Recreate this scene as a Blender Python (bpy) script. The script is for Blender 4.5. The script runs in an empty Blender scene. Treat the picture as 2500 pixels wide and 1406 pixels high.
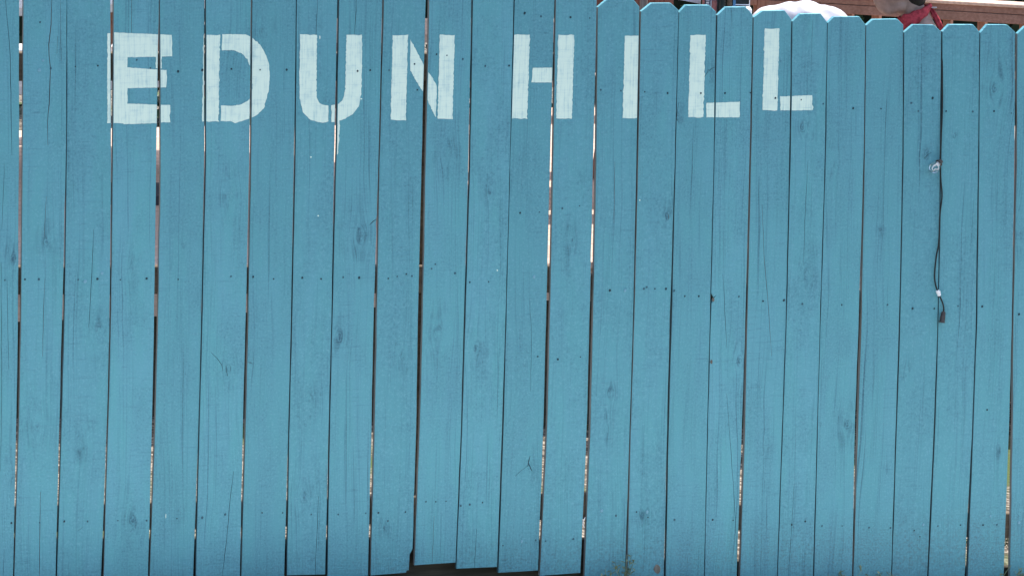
import bpy, bmesh, math, random
from mathutils import Vector, Matrix, noise
random.seed(7)
R = math.radians
scene = bpy.context.scene
COL = scene.collection

# ------------------------------------------------------------------ camera
W, H, FPX = 2500.0, 1406.0, 9500.0          # photo pixels, focal length in photo pixels
YAW, PITCH, ROLL = R(20.3), R(9.2), R(1.15)
Z0 = 12.5                                    # distance to the fence along the axis
fwd = Vector((math.sin(YAW)*math.cos(PITCH), math.cos(YAW)*math.cos(PITCH), -math.sin(PITCH)))
r0 = Vector((math.cos(YAW), -math.sin(YAW), 0)); u0 = r0.cross(fwd)
CR = r0*math.cos(ROLL) + u0*math.sin(ROLL)   # camera right
CU = u0*math.cos(ROLL) - r0*math.sin(ROLL)   # camera up
def ray(px, py):
    return fwd + CR*((px-W/2)/FPX) + CU*((H/2-py)/FPX)
CAM = Vector((0, 0, 0)) - fwd*Z0
d = ray(1000, 1408); t = -CAM.y/d.y
CAM.z -= (CAM + d*t).z                       # soil at the fence foot is z = 0
def FP(px, py, y=0.0):                       # point of the fence plane (or one y metres behind it)
    d = ray(px, py); return CAM + d*((y-CAM.y)/d.y)
def AT(px, py, z):                           # point at camera depth z
    return CAM + ray(px, py)*z
cam_d = bpy.data.cameras.new('camera'); cam = bpy.data.objects.new('camera', cam_d); COL.objects.link(cam)
cam_d.sensor_width = 36.0; cam_d.lens = 36.0*FPX/W; cam_d.clip_end = 2000; cam_d.clip_start = 0.1
m = Matrix((CR, CU, -fwd)).transposed().to_4x4(); m.translation = CAM; cam.matrix_world = m
scene.camera = cam

# ------------------------------------------------------------------ light
SUN = Vector((0.24, 0.12, 0.95)).normalized()           # towards the sun: nearly overhead, a little behind the fence and to the right
world = bpy.data.worlds.new('World'); scene.world = world; world.use_nodes = True
wn = world.node_tree.nodes; wl = world.node_tree.links
bg = wn['Background']; sky = wn.new('ShaderNodeTexSky'); sky.sky_type = 'NISHITA'; sky.sun_disc = False; sky.air_density = 1.0; sky.dust_density = 2.2; sky.ozone_density = 0.6
sky.sun_elevation = math.asin(SUN.z); sky.sun_rotation = math.atan2(SUN.x, SUN.y)
wl.new(sky.outputs[0], bg.inputs[0]); bg.inputs[1].default_value = 0.15
sl = bpy.data.lights.new('sun', 'SUN'); sl.energy = 3.2; sl.angle = R(0.53); sl.color = (1.0, 0.95, 0.88)
so = bpy.data.objects.new('sun', sl); COL.objects.link(so)
so.rotation_euler = (-SUN).to_track_quat('-Z', 'Y').to_euler()
scene.view_settings.view_transform = 'Standard'; scene.view_settings.look = 'None'
scene.view_settings.exposure = 1.16; scene.view_settings.gamma = 1.0

# ------------------------------------------------------------------ helpers
def link(name, me, parent=None, mats=()):
    o = bpy.data.objects.new(name, me); COL.objects.link(o)
    for mt in mats: me.materials.append(mt)
    if parent: o.parent = parent
    return o
def empty(name, loc=(0, 0, 0)):
    o = bpy.data.objects.new(name, None); COL.objects.link(o); o.location = loc; o.empty_display_size = 0.1
    return o
def tag(o, label, cat=None, group=None, kind=None):
    if label: o['label'] = label
    if cat: o['category'] = cat
    if group: o['group'] = group
    if kind: o['kind'] = kind
    return o
def child(name, me, parent, mats, world=True):
    o = link(name, me, parent, mats)
    if world: o.matrix_parent_inverse = parent_world(parent).inverted()
    return o
def parent_world(p):
    mw = p.matrix_basis.copy(); q = p
    while q.parent:
        mw = q.parent.matrix_basis @ q.matrix_parent_inverse @ mw; q = q.parent
    return mw
def mesh_from(bm, name='m', smooth=False):
    me = bpy.data.meshes.new(name); bm.normal_update(); bm.to_mesh(me); bm.free()
    if smooth:
        for p in me.polygons: p.use_smooth = True
    return me
def box(bm, c, s, rot=None):
    mt = Matrix.Translation(c) @ ((rot.to_4x4()) if rot else Matrix()) @ Matrix.Diagonal((s[0], s[1], s[2], 1))
    return bmesh.ops.create_cube(bm, size=1.0, matrix=mt)['verts']
def bevel_all(bm, w, seg=1):
    bmesh.ops.bevel(bm, geom=bm.edges[:], offset=w, segments=seg, affect='EDGES', profile=0.5)
def tube(bm, pts, radii, n=8, caps=True):
    pts = [Vector(p) for p in pts]; rings = []
    if not hasattr(radii, '__len__'): radii = [radii]*len(pts)
    prev = None
    for i, p in enumerate(pts):
        d = (pts[min(i+1, len(pts)-1)] - pts[max(i-1, 0)]).normalized()
        a = prev if prev is not None else (Vector((0, 1, 0)) if abs(d.y) < .9 else Vector((1, 0, 0)))
        a = (a - d*a.dot(d)).normalized(); b = d.cross(a); prev = a
        rings.append([bm.verts.new(p + (a*math.cos(2*math.pi*k/n) + b*math.sin(2*math.pi*k/n))*radii[i]) for k in range(n)])
    for q, w in zip(rings, rings[1:]):
        for k in range(n): bm.faces.new((q[k], q[(k+1) % n], w[(k+1) % n], w[k]))
    if caps:
        bm.faces.new(rings[0][::-1]); bm.faces.new(rings[-1])
def spline(pts, n):
    pts = [Vector(p) for p in pts]; out = []
    P = [pts[0]*2-pts[1]] + pts + [pts[-1]*2-pts[-2]]
    for i in range(1, len(P)-2):
        for k in range(n):
            t = k/n; a, b, c, d = P[i-1], P[i], P[i+1], P[i+2]
            out.append(0.5*((2*b) + (c-a)*t + (2*a-5*b+4*c-d)*t*t + (3*b-a-3*c+d)*t**3))
    out.append(pts[-1]); return out
def evaluated(o):
    dg = bpy.context.evaluated_depsgraph_get(); dg.update()
    return bpy.data.meshes.new_from_object(o.evaluated_get(dg), preserve_all_data_layers=True, depsgraph=dg)

# ------------------------------------------------------------------ materials
def new_mat(name, rough=0.7, spec=0.3):
    mt = bpy.data.materials.new(name); mt.use_nodes = True
    nt = mt.node_tree; b = nt.nodes['Principled BSDF']
    b.inputs['Roughness'].default_value = rough; b.inputs['Specular IOR Level'].default_value = spec
    return mt, nt, b
class NT:
    """small shorthand for building node trees"""
    def __init__(s, nt): s.nt = nt
    def n(s, t, **kw):
        x = s.nt.nodes.new(t)
        for k, v in kw.items(): setattr(x, k, v)
        return x
    def val(s, sock, v):
        if isinstance(v, bpy.types.NodeSocket): s.nt.links.new(v, sock)
        elif v is not None: sock.default_value = v
    def math(s, op, a, b=None, c=None, clamp=False):
        x = s.n('ShaderNodeMath', operation=op); x.use_clamp = clamp
        for i, v in enumerate((a, b, c)): s.val(x.inputs[i], v)
        return x.outputs[0]
    def comb(s, x=0.0, y=0.0, z=0.0):
        c = s.n('ShaderNodeCombineXYZ')
        for i, v in enumerate((x, y, z)): s.val(c.inputs[i], v)
        return c.outputs[0]
    def noise(s, vec, scale=1.0, detail=3.0, rough=0.5, dist=0.0):
        x = s.n('ShaderNodeTexNoise'); s.val(x.inputs['Vector'], vec); x.inputs['Scale'].default_value = scale
        x.inputs['Detail'].default_value = detail; x.inputs['Roughness'].default_value = rough; x.inputs['Distortion'].default_value = dist
        return x.outputs['Fac']
    def ramp(s, v, lo, hi, a=0.0, b=1.0, smooth=True):
        x = s.n('ShaderNodeMapRange'); x.interpolation_type = 'SMOOTHSTEP' if smooth else 'LINEAR'
        for i, w in enumerate((v, lo, hi, a, b)): s.val(x.inputs[i], w)
        return x.outputs[0]
    def mix(s, f, a, b, mode='MIX'):
        x = s.n('ShaderNodeMix', data_type='RGBA', blend_type=mode); s.val(x.inputs[0], f)
        for i, v in ((6, a), (7, b)):
            s.val(x.inputs[i], (*v, 1) if isinstance(v, tuple) and len(v) == 3 else v)
        return x.outputs[2]
    def bump(s, h, strength, dist):
        x = s.n('ShaderNodeBump'); x.inputs['Strength'].default_value = strength; x.inputs['Distance'].default_value = dist
        s.val(x.inputs['Height'], h); return x.outputs[0]

def wood_coords(T, knots=True):
    """x, z in metres, board id, grain coordinate bent round the knots, knot mask"""
    tc = T.n('ShaderNodeTexCoord'); sep = T.n('ShaderNodeSeparateXYZ'); T.nt.links.new(tc.outputs['Object'], sep.inputs[0])
    x, y, z = sep.outputs
    oi = T.n('ShaderNodeObjectInfo'); rnd = T.math('MULTIPLY', oi.outputs['Random'], 37.0)
    g = x; core = None; halo = None; rings = None
    if knots:
        wob = T.math('MULTIPLY', T.math('SUBTRACT', T.noise(T.comb(x, rnd, z), 40, 3), 0.5), 0.10)
        for nm in ('knot_a', 'knot_b'):
            at = T.n('ShaderNodeAttribute', attribute_type='OBJECT', attribute_name=nm)
            sk = T.n('ShaderNodeSeparateXYZ'); T.nt.links.new(at.outputs['Vector'], sk.inputs[0])
            kx, kz, kr = sk.outputs
            dx = T.math('SUBTRACT', x, kx)
            dz = T.math('MULTIPLY', T.math('SUBTRACT', z, kz), 0.55)
            r = T.math('SQRT', T.math('ADD', T.math('MULTIPLY', dx, dx), T.math('MULTIPLY', dz, dz)))
            rw = T.math('ADD', r, T.math('MULTIPLY', wob, 0.25))
            fall = T.math('EXPONENT', T.math('MULTIPLY', T.math('POWER', T.math('DIVIDE', r, T.math('MULTIPLY', kr, 2.6)), 2.0), -1.0))
            push = T.math('MULTIPLY', T.math('DIVIDE', dx, T.math('ADD', r, 0.004)), T.math('MULTIPLY', T.math('MULTIPLY', kr, 0.9), fall))
            g = T.math('SUBTRACT', g, push)
            c = T.ramp(T.math('DIVIDE', rw, kr), 1.05, 0.35)
            h = fall
            rg = T.math('MULTIPLY', T.math('SINE', T.math('MULTIPLY', rw, 900.0)), c)
            core = c if core is None else T.math('MAXIMUM', core, c)
            halo = h if halo is None else T.math('MAXIMUM', halo, h)
            rings = rg if rings is None else T.math('ADD', rings, rg)
    return x, z, rnd, g, core, halo, rings

def paint_nodes(T, strength=1.0):
    x, z, rnd, g, core, halo, rings = wood_coords(T)
    sway = T.math('MULTIPLY', T.math('SUBTRACT', T.noise(T.comb(T.math('MULTIPLY', x, 5.0), rnd, T.math('MULTIPLY', z, 1.6)), 1, 2), 0.5), 0.05)
    gg = T.math('ADD', g, sway)
    grain = T.noise(T.comb(T.math('MULTIPLY', gg, 170.0), rnd, T.math('MULTIPLY', z, 3.2)), 1, 4, 0.62)      # fine vertical streaks
    band = T.noise(T.comb(T.math('MULTIPLY', gg, 38.0), rnd, T.math('MULTIPLY', z, 0.8)), 1, 3, 0.6)         # broad early/late wood bands
    saw = T.noise(T.comb(T.math('MULTIPLY', x, 14.0), rnd, T.math('MULTIPLY', z, 190.0)), 1, 3, 0.6)         # rough-sawn marks
    blot = T.noise(T.comb(T.math('MULTIPLY', x, 9.0), rnd, T.math('MULTIPLY', z, 4.0)), 1, 4, 0.6)
    spk = T.noise(T.comb(x, rnd, z), 150, 3, 0.65)
    return dict(gg=gg, x=x, z=z, rnd=rnd, grain=grain, band=band, saw=saw, blot=blot, spk=spk, core=core, halo=halo, rings=rings)

def make_paint():
    mt, nt, b = new_mat('blue_paint', 0.62, 0.25); T = NT(nt); q = paint_nodes(T)
    oi = T.n('ShaderNodeObjectInfo')
    tint = T.noise(T.comb(T.math('MULTIPLY', q['x'], 14.0), T.math('ADD', q['rnd'], 9.0), T.math('MULTIPLY', q['z'], 3.0)), 1, 3, 0.55)
    base = T.mix(T.ramp(tint, 0.32, 0.68), (0.121, 0.370, 0.408), (0.132, 0.362, 0.426))
    base = T.mix(T.ramp(oi.outputs['Random'], 0.0, 1.0, 0.0, 0.75, False), base, (0.104, 0.312, 0.360))
    base = T.mix(T.ramp(q['blot'], 0.40, 0.72, 0.0, 0.55), base, (0.106, 0.295, 0.352))
    # thin coat lets the dark wood through along grain, knots and tear-out; grain tone also paints in its relief shade
    dark = (0.045, 0.130, 0.175)
    thin = T.math('MULTIPLY', T.ramp(q['grain'], 0.46, 0.74), T.ramp(q['band'], 0.36, 0.66))
    pits = T.math('MULTIPLY', T.ramp(q['spk'], 0.52, 0.70), T.ramp(q['blot'], 0.36, 0.66, 0.05, 1.0))
    brk = T.ramp(T.noise(T.comb(T.math('MULTIPLY', q['x'], 26.0), T.math('ADD', q['rnd'], 4.0), T.math('MULTIPLY', q['z'], 15.0)), 1, 3, 0.6), 0.42, 0.62)
    kn = T.math('MULTIPLY', T.math('MULTIPLY', T.math('MULTIPLY', q['halo'], brk), T.ramp(q['grain'], 0.36, 0.62)), 0.50)
    kc = T.math('MULTIPLY', T.math('MULTIPLY', q['core'], brk), T.math('ADD', 0.20, T.math('MULTIPLY', q['rings'], 0.26)))
    sw = T.math('MULTIPLY', T.math('MULTIPLY', T.ramp(q['saw'], 0.54, 0.76), T.ramp(tint, 0.35, 0.65)), 0.30)
    tot = T.math('ADD', T.math('ADD', T.math('MULTIPLY', thin, 0.46), T.math('MULTIPLY', pits, 0.40)), T.math('ADD', T.math('ADD', kn, kc), sw), clamp=True)
    line = T.math('MULTIPLY', T.ramp(T.noise(T.comb(T.math('MULTIPLY', q['gg'], 120.0), T.math('ADD', q['rnd'], 2.0), T.math('MULTIPLY', q['z'], 1.1)), 1, 2, 0.5), 0.655, 0.70), T.ramp(q['band'], 0.45, 0.60))
    tot = T.math('ADD', tot, T.math('MULTIPLY', line, 0.55), clamp=True)
    col = T.mix(tot, base, dark)
    mud = T.math('MULTIPLY', T.ramp(q['z'], 0.16, -0.02), T.ramp(q['spk'], 0.46, 0.62))
    col = T.mix(T.math('MULTIPLY', mud, 0.22), col, (0.15, 0.14, 0.11))
    light = T.math('MULTIPLY', T.ramp(q['spk'], 0.48, 0.30), 0.32)
    col = T.mix(light, col, (0.22, 0.46, 0.55))
    nt.links.new(col, b.inputs['Base Color'])
    h = T.math('ADD', T.math('ADD', T.math('MULTIPLY', q['grain'], 0.8), T.math('MULTIPLY', q['saw'], 0.7)), T.math('ADD', T.math('MULTIPLY', q['spk'], 0.6), T.math('MULTIPLY', q['rings'], 0.25)))
    nt.links.new(T.bump(h, 0.8, 0.0022), b.inputs['Normal'])
    return mt
def make_white():
    mt, nt, b = new_mat('white_letter_paint', 0.6, 0.25); T = NT(nt)
    tc = T.n('ShaderNodeTexCoord'); sep = T.n('ShaderNodeSeparateXYZ'); nt.links.new(tc.outputs['Object'], sep.inputs[0]); x, y, z = sep.outputs
    st = T.noise(T.comb(T.math('MULTIPLY', x, 190.0), 0.0, T.math('MULTIPLY', z, 9.0)), 1, 4, 0.6)
    sh = T.noise(T.comb(T.math('MULTIPLY', x, 10.0), 3.0, T.math('MULTIPLY', z, 170.0)), 1, 3, 0.6)
    bl = T.noise(T.comb(x, 5.0, z), 28, 4, 0.6)
    f = T.math('ADD', T.math('MULTIPLY', T.ramp(st, 0.44, 0.74), 0.55), T.math('MULTIPLY', T.ramp(sh, 0.50, 0.78), 0.40))
    f = T.math('ADD', T.math('MULTIPLY', f, T.ramp(bl, 0.30, 0.62, 0.35, 1.3)), T.math('MULTIPLY', T.ramp(bl, 0.48, 0.72), 0.32), clamp=True)
    col = T.mix(f, (0.74, 0.88, 0.745), (0.42, 0.62, 0.60))
    nt.links.new(col, b.inputs['Base Color'])
    nt.links.new(T.bump(T.math('ADD', st, sh), 0.4, 0.0008), b.inputs['Normal'])
    return mt
def make_wood(name, a, bcol, paint=0.0, vertical=True):
    mt, nt, b = new_mat(name, 0.85, 0.2); T = NT(nt)
    tc = T.n('ShaderNodeTexCoord'); sep = T.n('ShaderNodeSeparateXYZ'); nt.links.new(tc.outputs['Object'], sep.inputs[0]); x, y, z = sep.outputs
    if vertical: v = T.comb(T.math('MULTIPLY', x, 90.0), T.math('MULTIPLY', y, 120.0), T.math('MULTIPLY', z, 5.0))
    else: v = T.comb(T.math('MULTIPLY', x, 5.0), T.math('MULTIPLY', y, 100.0), T.math('MULTIPLY', z, 100.0))
    gr = T.noise(v, 1, 4, 0.6); bl = T.noise(tc.outputs['Object'], 6, 3)
    col = T.mix(T.ramp(gr, 0.3, 0.7), a, bcol)
    col = T.mix(T.math('MULTIPLY', T.ramp(bl, 0.35, 0.7), 0.35), col, tuple(c*0.55 for c in a))
    if paint: col = T.mix(T.math('MULTIPLY', T.ramp(T.noise(v, 0.6, 2), 0.5, 0.6), paint), col, (0.14, 0.28, 0.34))
    nt.links.new(col, b.inputs['Base Color']); nt.links.new(T.bump(gr, 0.5, 0.001), b.inputs['Normal'])
    return mt
def make_plain(name, col, rough=0.6, var=0.15, scale=30.0, spec=0.3, metallic=0.0, bump=0.0):
    mt, nt, b = new_mat(name, rough, spec); T = NT(nt); tc = T.n('ShaderNodeTexCoord')
    n = T.noise(tc.outputs['Object'], scale, 4, 0.6)
    c = T.mix(T.ramp(n, 0.3, 0.7), tuple(x*(1-var) for x in col), tuple(min(1, x*(1+var)) for x in col))
    nt.links.new(c, b.inputs['Base Color']); b.inputs['Metallic'].default_value = metallic
    if bump: nt.links.new(T.bump(n, 0.6, bump), b.inputs['Normal'])
    return mt
PAINT = make_paint(); WHITE = make_white()
RAW = make_wood('weathered_board_edge', (0.21, 0.20, 0.18), (0.33, 0.315, 0.285), 0.3)
EDGE = make_wood('paint_smeared_board_edge', (0.06, 0.10, 0.11), (0.09, 0.16, 0.18), 0.4)
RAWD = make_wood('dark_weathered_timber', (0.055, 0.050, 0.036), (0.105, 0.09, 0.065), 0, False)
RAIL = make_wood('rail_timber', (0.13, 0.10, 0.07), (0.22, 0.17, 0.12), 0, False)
KNOT = make_wood('bare_knot', (0.13, 0.12, 0.10), (0.30, 0.27, 0.22))
NAIL = make_plain('nail_head', (0.015, 0.042, 0.055), 0.5, 0.3, 200)
NAILP = make_plain('painted_screw', (0.17, 0.36, 0.44), 0.4, 0.1, 200)

# ------------------------------------------------------------------ measured fence
YS = (0, 400, 800, 1040, 1406)
J = [  # left and right limit of every joint between two pickets, at the five heights YS
 [(47,57.5),(46.3,55.5),(43.7,51),(39.8,46.4),(32,35)],
 [(163,163.6),(160.7,163),(151.6,157.3),(145,150.7),(135.7,139.4)],
 [(269.6,278),(271.6,275.9),(267.3,270.8),(261,264.5),(246.9,253)],
 [(388.2,390.2),(381.5,392.5),(376,385.4),(371,379),(361.8,365.5)],
 [(499,503.4),(499,503),(491,494),(485,487.7),(472,478.6)],
 [(613,616),(608.6,613),(599.5,605.8),(593,600),(586,589)],
 [(723,725.4),(718,721.7),(710,713),(704.4,707),(693.9,701)],
 [(823.8,829),(816,821.3),(809,811.3),(802.8,806),(794,799.7)],
 [(933.6,937.6),(923.7,927),(911.4,920),(907,915),(898.6,905)],
 [(1039.4,1048.5),(1029.4,1039.4),(1020,1032),(1016.6,1025),(1005,1011)],
 [(1151,1155),(1143.8,1148.3),(1132.4,1136),(1125.6,1129),(1111,1113.6)],
 [(1254,1257),(1244.6,1245.8),(1233.6,1235.8),(1226,1230),(1213,1216.5)],
 [(1353.6,1357.8),(1343,1350.7),(1332.8,1342),(1327,1336.5),(1313,1318)],
 [(1457.4,1460),(1448,1456),(1439,1447.4),(1433,1442),(1416.6,1427)],
 [(1561.5,1566),(1553.8,1558.3),(1545.5,1548.4),(1537.9,1540.4),(1525.7,1532)],
 [(1657.5,1659),(1647.4,1649.4),(1635,1640),(1628.9,1633),(1621,1625.8)],
 [(1748.5,1752.5),(1742.4,1743.8),(1732.7,1734.7),(1727,1728.4),(1719,1720.5)],
 [(1838.5,1841),(1830,1834),(1819.4,1824.3),(1811.5,1819.4),(1798.7,1807)],
 [(1933,1936),(1927.5,1930.3),(1918.3,1920.3),(1909.8,1912),(1897,1899)],
 [(2020.5,2022),(2013.8,2016),(2001.6,2003),(1995.4,1997),(1985,1988)],
 [(2114,2115.6),(2108.8,2111.6),(2096,2103),(2087.5,2095.5),(2080.7,2084)],
 [(2206,2208),(2203.3,2206),(2195,2197.9),(2187,2190),(2175.7,2177.7)],
 [(2298.5,2302),(2295,2298.5),(2288.9,2291),(2280,2284),(2263.8,2267)],
 [(2392.6,2394.3),(2388,2391),(2382.4,2386),(2374,2377),(2354.9,2363)],
 [(2479,2484.5),(2477,2483),(2470,2474),(2463.8,2473),(2450,2465.8)],
]
NV = len(J)                                   # pickets 0..NV are in view
for k in range(7): J.insert(0, [(a[0]-112+random.uniform(-2, 2), a[0]-112+4) for a in J[0]])
for k in range(9): J.append([(a[1]+86+random.uniform(-2, 2), a[1]+86+4) for a in J[-1]])
OFF = 6
def lerp_edge(s, side, y):
    k = 0
    while k < 3 and y > YS[k+1]: k += 1
    t = (y-YS[k])/(YS[k+1]-YS[k]); a, b = s[k][side], s[k+1][side]
    return a + (b-a)*t
def bx(i, y):                                  # picket i (in J index): left, right limit at height y
    return lerp_edge(J[i], 1, y), lerp_edge(J[i+1], 0, y)
# dog-ear tops: picket (photo count) -> left shoulder y, top left x, top y, top right x, right shoulder y
TOPS = {14: (18.5, 1483, -1.5, 1546, 17.5), 15: (29, 1591, 8, 1638, 26), 16: (31, 1675, 13, 1731, 29.5), 17: (38, 1773, 18, 1821, 37),
        18: (43, 1862, 27, 1916, 48), 19: (53, 1954, 34.5, 2004, 55), 20: (56.5, 2036, 41.5, 2098, 61), 21: (62.5, 2132, 47.5, 2191, 61.5),
        22: (80, 2230, 61, 2280, 78), 23: (77.5, 2318, 61, 2376, 79), 24: (80.5, 2411, 60.5, 2459, 79), 25: (83, 2503, 65, 2555, 84)}
BOT = {8: (1409, 1405), 9: (1404.5, 1398), 10: (1379.5, 1373), 11: (1388, 1383.5), 12: (1398, 1392), 13: (1405.5, 1398), 7: (1404, 1402), 6: (1409, 1407)}
fence = tag(empty('picket_fence', FP(1000, 1408)), 'teal blue dog-eared picket fence lettered EDUN HILL in white', 'fence')
KN = {0: [(33,632,.012),(20,1150,.012)], 1: [(113,590,.014),(90,1040,.016)], 2: [(246,815,.02),(195,1085,.018)], 3: [(328,655,.016),(325,1270,.018)],
      4: [(450,600,.006),(440,1250,.006)], 5: [(560,480,.018),(556,895,.014)], 6: [(640,80,.016),(603,883,.01)], 7: [(760,980,.012),(740,1210,.016)],
      8: [(880,575,.024),(828,820,.016)], 9: [(985,870,.012),(940,1290,.01)], 10: [(1092,372,.02),(1068,815,.022)], 11: [(1163,850,.017),(1195,470,.01)],
      12: [(1265,892,.012),(1292,1135,.013)], 13: [(1395,585,.012),(1412,450,.009)], 14: [(1490,960,.016),(1478,1050,.014)], 15: [(1630,530,.017),(1567,1253,.013)],
      16: [(1735,190,.014),(1655,290,.012)], 17: [(1738,728,.012),(1806,880,.018)], 18: [(1870,1080,.008),(1905,150,.006)], 19: [(1962,310,.02),(1970,670,.018)],
      20: [(2035,395,.016),(2070,1035,.02)], 21: [(2150,560,.007),(2160,1150,.006)], 22: [(2262,378,.014),(2215,915,.012)], 23: [(2330,330,.006),(2300,1350,.006)],
      24: [(2432,215,.024),(2440,1100,.008)], 25: [(2495,560,.02),(2490,1250,.01)]}
CRACKS = [ # picket, half width in mm, points
 (0,1.1,[(14,0),(20,80),(25,130),(27,300),(29,380)]),(0,.8,[(11,400),(4,560)]),(0,.9,[(3,640),(4,1000),(1,1150)]),(0,.7,[(10,1340),(8,1420)]),(0,.7,[(17,680),(19,800),(21,900)]),
 (1,1.5,[(127,-20),(124,60),(119,110),(119,135),(123,170),(121,230),(116,300),(117,355)]),(1,.8,[(140,90),(139,132)]),(1,.8,[(113,480),(108,580)]),(1,.8,[(109,680),(105,800),(104,870)]),(1,1.1,[(99,1200),(97,1300),(96,1420)]),(1,.6,[(148,0),(149,150)]),
 (2,1.1,[(229,560),(225,640),(223,700),(216,800)]),
 (3,1.1,[(322,-20),(320,105)]),
 (5,1.3,[(570,1150),(562,1220),(553,1320),(541,1420)]),(5,1.2,[(516,860),(530,875),(541,890),(545,905)]),(5,1.4,[(553,893),(552,905),(557,918)]),(5,1.2,[(560,890),(564,900),(561,908)]),
 (7,1.0,[(776,-20),(772,90)]),(7,1.0,[(778,1210),(775,1280),(769,1420)]),
 (8,1.0,[(871,-20),(865,95)]),(8,2.2,[(903,549),(909,542),(919,535)]),
 (10,1.0,[(1061,1258),(1058,1300),(1055,1376)]),(11,.8,[(1164,1290),(1158,1386)]),
 (12,.7,[(1293,730),(1297,800),(1296,955)]),(12,1.8,[(1294,1112),(1290,1128),(1288,1138)]),(12,1.5,[(1290,1130),(1295,1142),(1299,1150)]),(12,.7,[(1287,1137),(1272,1148),(1257,1162)]),
 (14,.9,[(1501,395),(1500,500),(1498,545)]),
 (16,1.4,[(1718,190),(1727,176),(1729,170),(1733,173),(1736,169),(1748,163)]),(16,1.0,[(1657,250),(1652,290),(1658,300)]),
 (17,.9,[(1765,670),(1769,740),(1774,850)]),(17,.9,[(1774,960),(1780,1040),(1790,1180),(1797,1300),(1803,1420)]),(17,.9,[(1785,18),(1786,35),(1787,65)]),(17,2.2,[(1734,727),(1741,728),(1747,722)]),(17,2.0,[(1731,886),(1737,880)]),
 (18,.9,[(1860,500),(1866,640),(1873,720),(1879,800),(1884,870)]),
 (19,.8,[(1973,390),(1965,540),(1962,650)]),(19,.9,[(1939,1180),(1933,1280),(1924,1420)]),(19,.7,[(1984,50),(1981,165)]),
 (20,.9,[(1998,1030),(2006,1032),(2003,1042)]),(22,1.3,[(2256,388),(2264,379),(2274,373)]),(22,.8,[(2197,918),(2209,921)]),
 (6,1.2,[(604,884),(611,885),(616,888)]),(15,1.2,[(1630,522),(1633,532),(1629,537)]),(2,.9,[(190,1296),(203,1285)]),
]
picket = {}; pick_y = {}; pick_c = {}
def front(k, px, py, out=0.0):                 # point on the cupped front face of picket k, out metres proud of it
    l, r = bx(k+OFF, py); s_ = min(1, max(-1, 2*(px-l)/(r-l)-1))
    return FP(px, py, pick_y[k] + pick_c[k]*(1-s_*s_) - out)
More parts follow.
